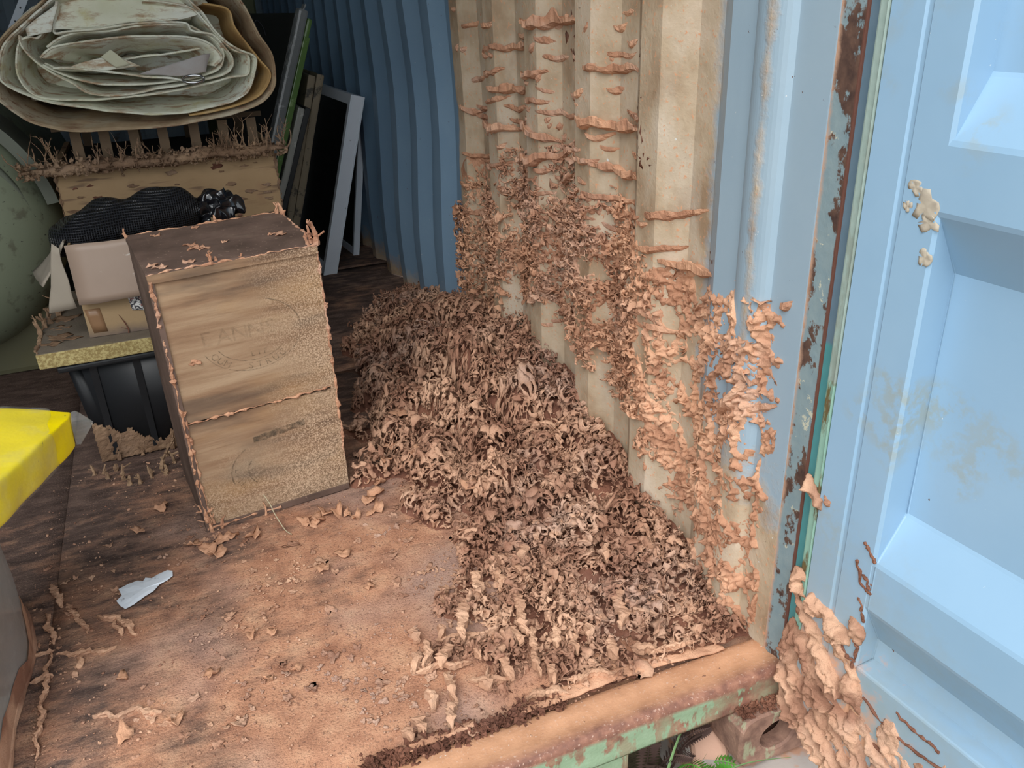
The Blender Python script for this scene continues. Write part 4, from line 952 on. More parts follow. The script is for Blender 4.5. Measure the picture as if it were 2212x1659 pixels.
# mud sheet climbing the tub front
mp=[];N1,N2=64,44
for i in range(N1):
    for j in range(N2):
        x=-.205+.30*i/(N1-1); z=.003+.19*j/(N2-1)
        y=-.2105-.03*z/.31-.004-.005*abs(mnoise.noise(Vector((x*60,z*60,1)))); mp.append((x+R0.uniform(-.002,.002),y,z+R0.uniform(-.002,.002)))
F=[]
for i in range(N1-1):
    for j in range(N2-1):
        x=-.205+.30*i/(N1-1); z=.19*j/(N2-1); lim=.125-.62*(x+.205)+.03*mnoise.noise(Vector((x*30,5,1)))
        lim=max(lim,.035+.03*mnoise.noise(Vector((x*40,9,1))))
        if z<lim+.012*mnoise.noise(Vector((x*90,z*90,3))): F.append((i*N2+j,(i+1)*N2+j,(i+1)*N2+j+1,i*N2+j+1))
o=mk('mud_sheet',mp,F,MUDG,tub); md=o.modifiers.new('t','SOLIDIFY'); md.thickness=.004
for i,(x,h) in enumerate([(-.02,.06),(.03,.12),(.035,.09),(.10,.075),(.12,.06),(-.10,.03),(.0,.04),(-.16,.03),(.16,.05)]): horn(tub,'mud_horn',(x,-.222,.002),h,140+i,.0065,MUDG)
# fins on the floor in front of the tub belong to the floor
for i,(x,y,h) in enumerate([(-1.245,1.335,.03),(-1.22,1.33,.028),(-1.19,1.335,.02),(-1.17,1.27,.05),(-1.155,1.235,.03),(-1.13,1.23,.03),(-1.10,1.25,.035),(-1.075,1.29,.05),(-1.065,1.25,.03),(-1.06,1.36,.04),(-1.04,1.31,.04),(-1.21,1.30,.02)]):
    horn(floor,'mud_horn',(x,y,0.0),h,170+i,.0075,MUDG,(0,.1,0),1)

t=NT('chipboard'); n1=t.noise(150,3,0.7); n2=t.noise(20,3); g=t.xyz()
edge=t.mix(t.step(n1,.42,.6),(0.30,0.22,0.09),(0.52,0.43,0.20)); top=t.mix(n2,(0.13,0.11,0.085),(0.24,0.195,0.15))
c=t.mix(t.step(g[2],.354,.3555),edge,top); t.bump(n1,.6,.003); CHIP=t.done(c,.85,0,.15)
bm=bmesh.new(); box(bm,(-1.305,1.356,.3155),(-.80,1.90,.357),.004,2,8,.003,3); sl=fin('chipboard_slab',bm,CHIP); tag(sl,'thick chipboard slab with a yellowish raw edge lying on the black tub','board')
for i,(x,y,h) in enumerate([(-1.30,1.50,.05),(-1.295,1.56,.05),(-1.285,1.60,.045),(-1.27,1.66,.07),(-1.265,1.70,.09),(-1.22,1.78,.05)]): horn(sl,'mud_horn',(x,y,.352),h,190+i,.0085,MUDG)
bead(sl,'mud_bead',(-1.303,1.358,.357),(-1.30,1.64,.357),.007,31,MUDG)
for i,(x,y,w_) in enumerate([(-1.27,1.42,.018),(-1.255,1.47,.026),(-1.26,1.54,.022),(-1.225,1.44,.02),(-1.25,1.62,.028)]):
    pv,pf=flake_proto(600+i,curl=.05); mk('mud_patch',pv*np.array([w_*1.4,w_,.012])+np.array([x,y,.3585]),pf,MUDG,sl)

t=NT('cardboard'); n1=t.noise(6,3); n2=t.noise(90,3,stretch=(1,1,6)); n3=t.noise(14,4,0.6,off=(4,4,4)); g=t.xyz()
c=t.mix(n1,(0.33,0.225,0.125),(0.41,0.29,0.165)); c=t.mix(t.step(n2,.55,.7),c,t.mix(.2,c,(0.2,0.13,0.07)))
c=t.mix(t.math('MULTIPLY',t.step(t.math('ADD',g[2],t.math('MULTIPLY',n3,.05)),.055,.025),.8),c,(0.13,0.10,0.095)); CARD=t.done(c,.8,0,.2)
t=NT('cardboard_taped'); n1=t.noise(9,4); n3=t.noise(40,4,0.6,stretch=(.6,1,1.6)); c=t.mix(n1,(0.30,0.215,0.165),(0.38,0.28,0.215)); c=t.mix(t.step(n3,.66,.74),c,(0.56,0.50,0.44)); CARDT=t.done(c,.45,0,.45)
CARDP=paint('cardboard_pale',(0.36,0.31,0.25),(0.30,0.255,0.20),.8)
ctn=empty('cardboard_carton',(-1.178,1.42,.3575),(0,0,-.03)); tag(ctn,'open cardboard carton on the chipboard slab, flaps folded out','carton')
CW,CDp,CH=.36,.30,.245
board('front_side',(0,0,0),(CW,.005,CH),CARD,ctn,1,cuts=4,jit=.001); board('back_side',(0,CDp-.005,0),(CW,CDp,CH),CARD,ctn,2); board('left_side',(-.001,.005,0),(.005,CDp-.005,CH),CARD,ctn,3); board('right_side',(CW-.005,.005,0),(CW,CDp-.005,CH),CARD,ctn,4); board('base',(.005,.005,0),(CW-.005,CDp-.005,.005),CARD,ctn,5)
def sheet(name,P,m,parent,th=.003,sub=8,wr=.002,seed=0):
    P=[Vector(p) for p in P]; V=[];F=[]
    for i in range(sub+1):
        for j in range(sub+1):
            a=P[0].lerp(P[1],i/sub); b=P[3].lerp(P[2],i/sub); p=a.lerp(b,j/sub); V.append(p+mnoise.noise_vector(p*16+Vector((seed,0,0)))*wr)
    for i in range(sub):
        for j in range(sub): k=i*(sub+1)+j; F.append((k,k+sub+1,k+sub+2,k+1))
    o=mk(name,V,F,m,parent,True); md=o.modifiers.new('t','SOLIDIFY'); md.thickness=th; md.offset=0; return o
sheet('front_flap',[(-.004,-.006,CH+.006),(CW,-.006,CH+.010),(CW,-.030,.108),(.000,-.028,.100)],CARDT,ctn,.004,8,.003,4)
sheet('left_flap',[(-.004,.0,CH+.012),(-.006,.24,CH),(-.13,.22,.135),(-.075,-.005,.150)],CARDP,ctn,.004,8,.006,5)
sheet('left_flap',[(-.014,-.012,CH+.004),(-.030,.0,CH+.016),(-.078,-.010,.090),(-.010,-.016,.088)],CARDP,ctn,.003,8,.006,6)
sheet('tape',[(.003,-.0012,.078),(.040,-.0012,.078),(.046,-.0012,.012),(.012,-.0012,.012)],paint('brown_tape',(0.30,0.17,0.09),None,.35),ctn,.0006,3,0)
t=NT('label_print'); n1=t.noise(85,4,.7,dist=1.5); g=t.xyz(); c=t.mix(t.step(n1,.47,.53),(0.05,0.05,0.06),(0.78,0.78,0.76)); c=t.mix(t.step(t.noise(30,4,.7),.58,.66),c,(0.34,0.10,0.07)); LAB=t.done(c,.7)
sheet('sticker',[(.110,-.0016,.112),(.165,-.0016,.112),(.165,-.0016,.052),(.116,-.0016,.060)],LAB,ctn,.0006,4,.0005,3)
horn(ctn,'mud_horn',(.095,-.004,.0),.06,222,.0025,MUDD)

# mesh bag (woven net over a black sack), with the sack's knotted neck
def lumpy(name,blobs,m,parent,res=40,noise_amp=.008,fr=18,seed=0,zmin=None):
    """one closed surface wrapped round several ellipsoids"""
    lo=np.min([np.array(c)-np.array(r)*1.5 for c,r in blobs],0); hi=np.max([np.array(c)+np.array(r)*1.5 for c,r in blobs],0)
    vx=max(hi-lo)/res; n=np.ceil((hi-lo)/vx).astype(int)+1
    G=np.stack(np.meshgrid(*[lo[i]+np.arange(n[i])*vx for i in range(3)],indexing='ij'),-1)
    f=np.zeros(n)
    for c,r in blobs: f+=np.exp(1.6*(1-(((G-np.array(c))/np.array(r))**2).sum(-1)))
    f=f-1.0
    f[0]=f[-1]=-1;f[:,0]=f[:,-1]=-1;f[:,:,0]=f[:,:,-1]=-1
    V,Q=surface_nets(f.astype(np.float32),vx,lo)
    V=np.array([v+np.array(mnoise.noise_vector(Vector(v)*fr+Vector((seed,0,0))))*noise_amp for v in V])
    if zmin is not None: V[:,2]=np.maximum(V[:,2],zmin)
    return mk(name,V,Q,m,parent,True)
t=NT('black_mesh'); co=t.co()
mp_=t.add('ShaderNodeMapping'); t.link(co,mp_.inputs[0]); mp_.inputs['Scale'].default_value=(150,150,150); mp_.inputs['Rotation'].default_value=(.2,.3,.5)
br=t.add('ShaderNodeTexWave',wave_type='BANDS',bands_direction='X'); t.link(co,br.inputs[0]); br.inputs['Scale'].default_value=52; br.inputs['Distortion'].default_value=1.2; br.inputs['Detail'].default_value=1; br.inputs['Detail Scale'].default_value=.15
br2=t.add('ShaderNodeTexWave',wave_type='BANDS',bands_direction='Z'); t.link(co,br2.inputs[0]); br2.inputs['Scale'].default_value=52; br2.inputs['Distortion'].default_value=1.2; br2.inputs['Detail'].default_value=1; br2.inputs['Detail Scale'].default_value=.15
mxx=t.math('MAXIMUM',br.outputs['Fac'],br2.outputs['Fac']); t.bump(mxx,1.0,.006)
MESHM=t.done(t.mix(t.step(mxx,.55,.8),(0.003,0.003,0.004),(0.020,0.021,0.026)),.38,0,.5)
GLOSS=paint('black_film',(0.006,0.006,0.008),(0.010,0.010,0.013),.12,bump=.3,spec=.7,scale=20)
bag=empty('mesh_bag',(-1.0,1.58,.56)); tag(bag,'black mesh bag stuffed into the open carton, its shiny sack neck beside it','bag')
lumpy('net_body',[((-.155,-.03,.035),(.075,.08,.055)),((-.085,.0,.045),(.075,.08,.06)),((-.08,.02,.075),(.045,.05,.04)),((0.0,.02,.05),(.085,.08,.06)),((.055,.02,.070),(.045,.06,.060)),((.095,.03,.06),(.07,.07,.06))],MESHM,bag,46,.012,16,2,0.0)
lumpy('sack_neck',[((.165,.035,.05),(.03,.03,.03)),((.205,.05,.075),(.04,.035,.03)),((.235,.04,.055),(.04,.03,.03)),((.19,.04,.03),(.045,.04,.03)),((.175,.03,.075),(.02,.02,.025))],GLOSS,bag,50,.022,42,5)

# ------------------------------------------------------------------ slatted crate under the tarpaulin
t=NT('hardboard'); n1=t.noise(8,4); n2=t.noise(40,5,.65,stretch=(.25,1,1)); n3=t.noise(16,3,.5,stretch=(.35,1,2.2),off=(3,3,8)); n4=t.noise(5,4,off=(8,8,8))
c=t.mix(n1,(0.33,0.215,0.115),(0.44,0.305,0.175)); c=t.mix(t.step(n2,.55,.7),c,t.mix(.35,c,(0.25,0.15,0.09))); c=t.mix(t.math('MULTIPLY',t.step(n3,.60,.66),.75),c,(0.16,0.10,0.07)); c=t.mix(t.step(n4,.58,.68),c,t.mix(.6,c,(0.30,0.16,0.10)))
t.bump(n2,.3,.002); HARD=t.done(c,.9,0,.15)
OLDW=paint('old_slat',(0.16,0.105,0.06),(0.09,0.06,0.038),.85,scale=12,stretch=(1,1,.2),bump=.3)
sc=empty('slatted_crate',(-.89,2.02,0)); tag(sc,'slatted wooden crate carrying the folded tarpaulin, its board front under a mud ledge','crate')
board('front_board',(-.335,0,.02),(.325,.016,.715),HARD,sc,21,cuts=8,jit=.002)
board('side_board',(-.335,.016,.02),(-.318,.55,.715),HARD,sc,22); board('side_board',(.308,.016,.02),(.325,.55,.715),HARD,sc,23); board('base_board',(-.335,0,.0),(.325,.55,.02),OLDW,sc,24)
for i,x in enumerate((-.27,-.19,-.105,-.02,.075,.165,.255)): board('slat',(x,.03,.70),(x+.030,.05,.806),OLDW,sc,30+i,cuts=2)
for i,x in enumerate((-.27,-.105,.075,.255)): board('slat',(x,.50,.70),(x+.03,.52,.789),OLDW,sc,40+i,cuts=2)
board('top_rail',(-.335,.20,.790),(.325,.24,.806),OLDW,sc,50); board('top_rail',(-.335,.49,.790),(.325,.53,.806),OLDW,sc,51); board('inner_lid',(-.335,.016,.69),(.325,.55,.70),paint('dark_board',(0.035,0.028,0.022),None,.9),sc,52)
# ledge of mud
n=70;K=9;V=[];F=[]
for i in range(n+1):
    f=i/n; x=-.43+.80*f; e=min(1,6*f+.25,6*(1-f)+.25); zc=.706+.012*mnoise.noise(Vector((f*5,1,1)))+.006*(f-.5)
    for k in range(K):
        a=2*math.pi*k/K; ry_=.036*e*(1+.35*mnoise.noise(Vector((x*34,k*.8,3)))); rz_=.018*e*(1+.5*mnoise.noise(Vector((x*38,k*.7,9))))
        V.append((x,-.012+ry_*math.cos(a)+.004*mnoise.noise(Vector((x*90,k,2))),zc+rz_*math.sin(a)+.005*mnoise.noise(Vector((x*110,k,5)))))
for i in range(n):
    for k in range(K): F.append((i*K+k,(i+1)*K+k,(i+1)*K+(k+1)%K,i*K+(k+1)%K))
F.append(tuple(range(K))); F.append(tuple(n*K+k for k in range(K))[::-1])
led=mk('mud_ledge',V,F,MUDG,sc,True)
V,F=scatter(np.stack([RNG.uniform(-.43,.36,300),RNG.uniform(-.05,.015,300),.722+RNG.normal(0,.006,300)],-1),RNG.uniform(.004,.010,300),.8,RNG,FLP); mk('mud_flakes',V,F,MUDG,led,False,'stuff')
V,F=scatter(np.stack([RNG.uniform(-.43,.36,300),RNG.uniform(-.056,-.03,300),.697+RNG.normal(0,.006,300)],-1),RNG.uniform(.004,.009,300),.9,RNG,FLP); mk('mud_flakes',V,F,MUDG,led,False,'stuff')
for i in range(80):
    x=R0.uniform(-.40,.36); 
    if i>50: x=R0.uniform(.12,.36)
    h=R0.uniform(.03,.085)*(1.25 if x>.2 or x<-.25 else .9)
    horn(sc,'mud_tendril',(x,R0.uniform(-.05,.02),.715),h,300+i,R0.uniform(.0016,.0030),MUDG,(R0.uniform(-.2,.2),0,0),1 if i%2 else 2)
horn(sc,'mud_tendril',(-.42,-.03,.71),.07,420,.004,MUDG,(-1.2,0,.4),0); horn(sc,'mud_tendril',(.36,-.03,.705),.07,421,.004,MUDG,(1.5,0,.3),0)
for i in range(46):
    x=R0.uniform(-.32,.31); z=R0.uniform(.45,.67); s=R0.uniform(.004,.012); pv,pf=flake_proto(650+i,nr=2,nt=9,curl=.2)
    mk('mud_dab',np.stack([x+pv[:,0]*s*1.6,-.001-np.maximum(pv[:,2]+.09,0)*s*.9,z+pv[:,1]*s*.8],-1),pf,MUDG if i%3 else MUDD,sc)
bead(sc,'mud_bead',(-.336,-.003,.42),(-.336,-.003,.69),.006,61,MUDG); bead(sc,'mud_bead',(.326,-.003,.42),(.326,-.003,.69),.007,62,MUDG)
bead(sc,'mud_bead',(.0,-.004,.52),(.19,-.004,.50),.004,63,MUDD); bead(sc,'mud_bead',(.20,-.004,.49),(.32,-.004,.505),.005,64,MUDG)

# ------------------------------------------------------------------ folded tarpaulin
t=NT('canvas'); n1=t.noise(4,4); n2=t.noise(13,5,.65,off=(3,3,3)); n3=t.noise(300,2); n4=t.noise(30,5,.7,stretch=(.3,1,1)); g=t.xyz()
c=t.ramp(n1,[(.3,(0.60,0.60,0.44)),(.5,(0.70,0.70,0.58)),(.7,(0.72,0.74,0.70))])
c=t.mix(t.math('MULTIPLY',t.step(n2,.56,.70),.7),c,(0.52,0.46,0.22)); c=t.mix(t.math('MULTIPLY',t.step(n4,.66,.74),.6),c,(0.33,0.22,0.13))
c=t.mix(t.math('MULTIPLY',t.step(t.math('ADD',g[1],t.math('MULTIPLY',n2,.03)),2.012,1.998),t.step(n4,.50,.62)),c,(0.40,0.28,0.18))
t.bump(t.math('ADD',n3,n4),.25,.002); CANV=t.done(c,.85,0,.2)
t=NT('canvas_muddy'); n1=t.noise(7,4); n2=t.noise(40,5,.7,stretch=(.3,1,1)); c=t.ramp(n1,[(.3,(0.26,0.17,0.10)),(.5,(0.40,0.30,0.19)),(.7,(0.50,0.44,0.33))]); c=t.mix(t.step(n2,.52,.68),c,(0.24,0.13,0.08)); t.bump(n2,.4,.003); CANM=t.done(c,.9,0,.15)
t=NT('canvas_orange'); n1=t.noise(9,4); c=t.ramp(n1,[(.3,(0.30,0.17,0.07)),(.6,(0.48,0.31,0.13)),(.8,(0.46,0.36,0.22))]); t.bump(t.noise(60,4),.3,.002); CANO=t.done(c,.85,0,.2)
CURV=[
 ('outer_wrap',[(-0.641,1.248),(-0.603,1.162),(-0.585,1.125),(-0.561,1.058),(-0.531,0.996),(-0.529,0.942),(-0.545,0.892),(-0.59,0.855),(-0.696,0.826),(-0.817,0.810),(-0.951,0.808),(-1.044,0.809),(-1.131,0.815),(-1.198,0.83),(-1.25,0.853),(-1.292,0.889),(-1.317,0.923),(-1.316,0.976),(-1.29,1.037),(-1.272,1.07),(-1.23,1.105),(-1.178,1.142),(-1.135,1.172),(-1.086,1.211),(-0.997,1.245),(-0.855,1.262),(-0.713,1.26)],1.985,CANM),
 ('second_wrap',[(-0.778,1.202),(-0.741,1.149),(-0.716,1.121),(-0.69,1.073),(-0.658,1.036),(-0.623,1.013),(-0.587,0.995),(-0.582,0.972),(-0.604,0.915),(-0.629,0.884),(-0.689,0.86),(-0.789,0.847),(-0.904,0.845),(-1.012,0.86),(-1.115,0.882),(-1.197,0.904),(-1.257,0.935),(-1.288,0.958),(-1.295,0.982),(-1.277,1.043),(-1.251,1.076),(-1.195,1.116),(-1.143,1.151),(-1.1,1.178),(-1.006,1.205),(-0.9,1.216)],1.992,CANV),
 ('orange_fold',[(-0.711,1.148),(-0.642,1.131),(-0.631,1.083),(-0.601,1.03),(-0.569,0.982),(-0.541,0.94),(-0.557,0.904),(-0.592,0.875),(-0.649,0.856),(-0.731,0.842),(-0.807,0.833)],1.990,CANO),
 ('third_wrap',[(-0.876,1.164),(-0.806,1.154),(-0.743,1.135),(-0.706,1.09),(-0.679,1.052),(-0.643,1.013),(-0.606,1.0),(-0.603,0.969),(-0.615,0.941),(-0.676,0.935),(-0.816,0.908),(-0.967,0.9),(-1.076,0.898),(-1.178,0.908),(-1.225,0.927),(-1.248,0.972),(-1.246,1.014),(-1.224,1.064),(-1.198,1.077),(-1.171,1.077),(-1.125,1.128),(-1.102,1.168)],2.0,CANV),
 ('fourth_wrap',[(-1.102,1.168),(-1.131,1.092),(-1.094,1.089),(-1.011,1.092),(-0.924,1.101),(-0.779,1.1),(-0.754,1.077),(-0.696,1.06),(-0.665,1.022),(-0.651,0.991),(-0.66,0.961),(-0.694,0.942),(-0.793,0.928),(-0.889,0.917),(-1.002,0.905),(-1.075,0.916),(-1.114,0.947),(-1.161,0.979),(-1.194,1.012),(-1.219,1.057),(-1.22,1.085)],1.995,CANV),
 ('fifth_wrap',[(-1.158,1.051),(-1.118,1.073),(-1.061,1.084),(-0.992,1.085),(-0.89,1.094),(-0.78,1.095),(-0.725,1.069),(-0.685,1.038),(-0.672,1.003),(-0.69,0.967),(-0.731,0.95),(-0.811,0.936),(-0.924,0.931),(-1.031,0.94),(-1.123,0.967),(-1.179,1.004)],2.005,CANV),
 ('inner_fold',[(-1.181,1.022),(-1.145,1.046),(-1.088,1.056),(-1.003,1.063),(-0.896,1.067),(-0.769,1.059),(-0.715,1.042),(-0.686,1.012),(-0.683,0.991),(-0.708,0.973)],1.995,CANV),
 ('inner_tongue',[(-1.174,1.004),(-1.133,0.984),(-1.057,0.979),(-0.982,0.998),(-0.908,1.009),(-0.795,1.017),(-0.702,1.027)],2.03,CANV),
 ('inner_bottom',[(-1.154,0.994),(-1.103,0.99),(-1.022,0.976),(-0.919,0.954),(-0.846,0.946),(-0.803,0.935)],1.985,CANV)]
tarp=empty('folded_tarpaulin',(-.92,2.0,.80)); tag(tarp,'thick roll of folded cream canvas tarpaulin with muddy outer layer on the slatted crate','tarpaulin')
def ribbon(name,P,y0,m,shrink=.2,th=.0035,seed=0):
    """one turn of the roll: its rim at the front, the cloth running back and closing in on the next turn"""
    pts=catmull([(x,0,z) for x,z in P],7); V=[];F=[]; ks=(0,.012,.03,.055,.085,.12,.17,.26,.55,.9); cx_,cz_=-.93,.985
    for i,p in enumerate(pts):
        for f in ks:
            g_=min(f/.17,1)**.8*shrink; nn=mnoise.noise(Vector((p.x*11,p.z*11,seed*5)))
            y=y0+f+(0.012*mnoise.noise(Vector((p.x*9,seed,p.z*9))) if f<.5 else 0)
            q=mnoise.noise_vector(Vector((p.x*13,y*8,p.z*13))+Vector((seed*3,0,0)))*(.003+.010*min(1,f*8))
            g2=g_*(1+.5*nn); x=p.x+(cx_-p.x)*g2*.55; z=p.z+(cz_-p.z)*g2
            V.append((x+q.x-tarp.location.x,y-tarp.location.y,max(z+q.z,.8065)-tarp.location.z))
    K=len(ks)
    for i in range(len(pts)-1):
        for k in range(K-1): F.append((i*K+k,i*K+k+1,(i+1)*K+k+1,(i+1)*K+k))
    o=mk(name,V,F,m,tarp,True); md=o.modifiers.new('t','SOLIDIFY'); md.thickness=th; md.offset=0
    hp=[Vector(V[i*K]) for i in range(len(pts))]; v,f=tube_arrays(hp,[.0034+.0010*mnoise.noise(Vector((i*.3,seed,0))) for i in range(len(hp))],6); mk('hem',v,f,m,o,True)
    return o
SHR=(.20,.22,.16,.26,.28,.42,.75,.3,.3)
for i,(nm,P,y0,m) in enumerate(CURV): ribbon(nm,P,y0,m,SHR[i],.004 if i<3 else .003,i)
def loft(name,A,B,m,parent,n=26,k=6,wr=.004,seed=0,th=.003):
    A=catmull(A,8);B=catmull(B,8);V=[];F=[]
    g=lambda P,f:P[min(int(f*(len(P)-1)),len(P)-2)].lerp(P[min(int(f*(len(P)-1)),len(P)-2)+1],f*(len(P)-1)-min(int(f*(len(P)-1)),len(P)-2))
    for i in range(n+1):
        for j in range(k+1):
            p=g(A,i/n).lerp(g(B,i/n),j/k); p=p+mnoise.noise_vector(p*15+Vector((seed,0,0)))*wr; V.append(tuple(p))
    for i in range(n):
        for j in range(k): F.append((i*(k+1)+j,(i+1)*(k+1)+j,(i+1)*(k+1)+j+1,i*(k+1)+j+1))
    o=mk(name,V,F,m,parent,True); md=o.modifiers.new('t','SOLIDIFY'); md.thickness=th; md.offset=0; return o
tt=lambda L,y:[(x-tarp.location.x,y-tarp.location.y,z-tarp.location.z) for x,z in L]
loft('top_face',tt([(-1.105,1.205),(-1.0,1.215),(-.86,1.205),(-.735,1.165)],2.06),tt([(-1.128,1.094),(-1.011,1.094),(-.924,1.103),(-.779,1.106),(-.722,1.122)],2.0),CANV,tarp,26,6,.006,3)
loft('top_face',tt([(-1.12,1.100),(-1.0,1.10),(-.9,1.108),(-.75,1.112)],2.0),tt([(-1.12,1.090),(-1.0,1.085),(-.9,1.09),(-.75,1.095)],2.12),CANV,tarp,26,4,.004,8)
loft('back_fill',tt([(-1.27,1.08),(-1.1,1.20),(-.9,1.22),(-.7,1.17),(-.58,1.02)],2.16),tt([(-1.25,.90),(-1.1,.86),(-.9,.85),(-.72,.87),(-.60,.93)],2.16),CANV,tarp,26,8,.02,12)
# the tongue face, a flap of webbing and a steel ring
def tl(p): return (p[0]-tarp.location.x,p[1]-tarp.location.y,p[2]-tarp.location.z)
sheet('fold_face',[tl((-1.13,1.992,.988)),tl((-.99,1.988,1.022)),tl((-.92,1.990,.985)),tl((-1.02,1.992,.976))],CANV,tarp,.003,8,.003,2)
sheet('webbing_tab',[tl((-1.022,1.982,1.018)),tl((-.992,1.980,1.034)),tl((-.946,1.982,.992)),tl((-.985,1.982,.985))],paint('webbing',(0.58,0.57,0.42),None,.8),tarp,.003,8,.004,4)
sheet('rag_end',[tl((-.93,1.99,.965)),tl((-.715,1.995,1.012)),tl((-.735,1.985,.955)),tl((-.82,1.985,.947))],paint('grey_cloth',(0.42,0.42,0.43),(0.30,0.24,0.20),.9,scale=25),tarp,.003,10,.006,7)
STEEL=paint('steel',(0.55,0.55,0.56),None,.2,metal=1.0)
P=[tl((-.777+.031*math.cos(a),1.972+.012*math.sin(a),.940+.010*math.sin(a))) for a in np.linspace(0,2*math.pi,28)]
v,f=tube_arrays(P,.0042,8); mk('steel_ring',v,f,STEEL,tarp,True)
sheet('stitched_flap',[tl((-1.10,1.99,1.166)),tl((-1.20,2.0,1.10)),tl((-1.20,1.995,1.078)),tl((-1.135,1.985,1.088))],CANV,tarp,.004,8,.004,9)

# ------------------------------------------------------------------ drum on the left, metal strip behind
t=NT('drum_plastic'); n1=t.noise(4,4); n2=t.noise(22,4,off=(2,2,2)); c=t.mix(n1,(0.21,0.235,0.155),(0.27,0.30,0.21)); c=t.mix(t.step(n2,.58,.68),c,(0.16,0.16,0.11)); spk=t.noise(45,2,.5,stretch=(1,1,2.5),off=(7,7,7)); c=t.mix(t.step(spk,.70,.73),c,(0.06,0.055,0.045)); DRUM=t.done(c,.5,0,.35)
drum=empty('plastic_tank',(-1.69,2.56,.53)); tag(drum,'big dull green plastic tank lying on its side left of the tarpaulin','tank')
prof=[(0,-.62),(.15,-.61),(.27,-.575),(.36,-.50),(.405,-.40),(.42,-.28),(.42,.0),(.42,.5),(.40,.62),(.3,.70),(0,.72)]
prof=[(p.x*1.05,p.y) for p in catmull([(a,b,0) for a,b in prof],4)]
N=48;V=[];F=[]
for r_,y in prof:
    for j in range(N): a=2*math.pi*j/N; V.append((r_*math.cos(a),y,r_*math.sin(a)))
for i in range(len(prof)-1):
    for j in range(N): F.append((i*N+j,i*N+(j+1)%N,(i+1)*N+(j+1)%N,(i+1)*N+j))
mk('tank_body',V,F,DRUM,drum,True)
DKG=paint('tank_grey',(0.12,0.13,0.10),(0.15,0.16,0.12),.5)
def arc_band(name,y0,y1,a0,a1,r0,r1,m):
    V=[];F=[];n=24
    for i in range(n+1):
        a=math.radians(a0+(a1-a0)*i/n)
        for (r_,y) in ((r0,y0),(r1,y0),(r1,y1),(r0,y1)): V.append((r_*math.cos(a),y,r_*math.sin(a)))
    for i in range(n):
        for k in range(4): F.append((i*4+k,i*4+(k+1)%4,(i+1)*4+(k+1)%4,(i+1)*4+k))
    F.append((0,1,2,3)); F.append((n*4+3,n*4+2,n*4+1,n*4))
    return mk(name,V,F,m,drum)
arc_band('band',-.28,-.20,-20,200,.43,.448,DKG); arc_band('shoulder_plate',-.47,-.24,8,75,.42,.455,DKG)
v,f=tube_arrays(catmull([(.20,-.545,.33),(.29,-.52,.22),(.345,-.50,.12),(.37,-.49,.03)],6),.012,6,1); mk('moulded_rib',v,f,paint('tank_rib',(0.17,0.185,0.14),None,.5),drum,True)
boxo('cradle',(-.36,-.34,-.53),(.34,-.24,-.30),paint('cradle',(0.13,0.13,0.085),(0.17,0.15,0.07),.7),drum,.02,2); boxo('cradle',(-.36,.34,-.53),(.34,.44,-.30),DKG,drum,.02,2)
ALU=paint('aluminium',(0.78,0.82,0.88),(0.68,0.72,0.79),.45,(0.20,0.19,0.18),(.64,.72),.08,.5,0.0,scale=10)
WHT=paint('white_metal',(0.74,0.80,0.86),(0.66,0.71,0.77),.4)
st=empty('metal_strip',(-2.06,3.3,0),(0,0,.1)); tag(st,'white perforated metal strip leaning upright behind the tarpaulin','strip')
bm=bmesh.new(); box(bm,(-.018,-.002,0),(.018,.002,1.32),.001); 
for v in bm.verts: v.co.x+=v.co.z*.63
fin('strip_bar',bm,WHT,st)
for z in np.arange(.06,1.3,.05):
    v,f=tube_arrays([(z*.63,-.003,z),(z*.63,.003,z)],.004,8); mk('strip_hole',v,f,BLK,st)

# ------------------------------------------------------------------ leaning panels by the wall
def lean_panel(root,name,x0,x1,z1,y0,y1,th,m,bev=.004,cuts=0,jit=0,seed=0,z0=0.0,parent=None):
    """slab whose foot line is at x0 (z=z0) and head at x1 (z=z1); thickness towards the wall"""
    bm=bmesh.new(); box(bm,(0,y0,0),(th,y1,math.hypot(x1-x0,z1-z0)),bev,2,cuts,jit,seed)
    a=math.atan2(x1-x0,z1-z0); o=fin(name,bm,m,parent or root)
    o.matrix_local=Matrix.Translation((x0,0,z0+.001))@Matrix.Rotation(a,4,'Y'); return o
FILM=paint('grey_film',(0.26,0.27,0.27),(0.17,0.175,0.17),.25,(0.45,0.46,0.46),(.58,.66),.5,.6,scale=9,stretch=(1,1,.3))
DARKP=paint('dark_panel',(0.020,0.019,0.017),(0.028,0.027,0.023),.5,bump=.05)
GREENF=paint('green_film',(0.10,0.19,0.045),(0.155,0.26,0.075),.25,(0.30,0.42,0.17),(.60,.68),.5,.6,scale=9,stretch=(1,1,.3))
CREAM=paint('cream_film',(0.40,0.40,0.36),(0.29,0.28,0.24),.35,(0.56,0.56,0.52),(.60,.68),.5,.5,scale=14,stretch=(1,1,.4))
BRN=paint('brown_pack',(0.30,0.24,0.16),(0.20,0.155,0.10),.6,(0.07,0.06,0.045),(.56,.64),.3,.4,scale=9,stretch=(1,1,.4))
WXP=lambda z:0
p1=empty('wrapped_panel',(-.66,2.66,0),(0,0,.22)); tag(p1,'dark tall panel wrapped in grey plastic, leaning at the outer side of the stack','panel')
lean_panel(p1,'panel_face',-.085,.357,1.105,.02,.62,.030,DARKP,.004)
lean_panel(p1,'plastic_edge',-.083,.367,1.125,-.012,.03,.040,FILM,.010,8,.004,3)
lean_panel(p1,'plastic_fold',.362,.392,1.135,-.010,.02,.006,FILM,.002,4,.004,4,1.09)
p2=empty('green_panel',(-.655,2.665,0),(0,0,.22)); tag(p2,'panel in shiny green plastic film leaning beside the dark wrapped panel','panel')
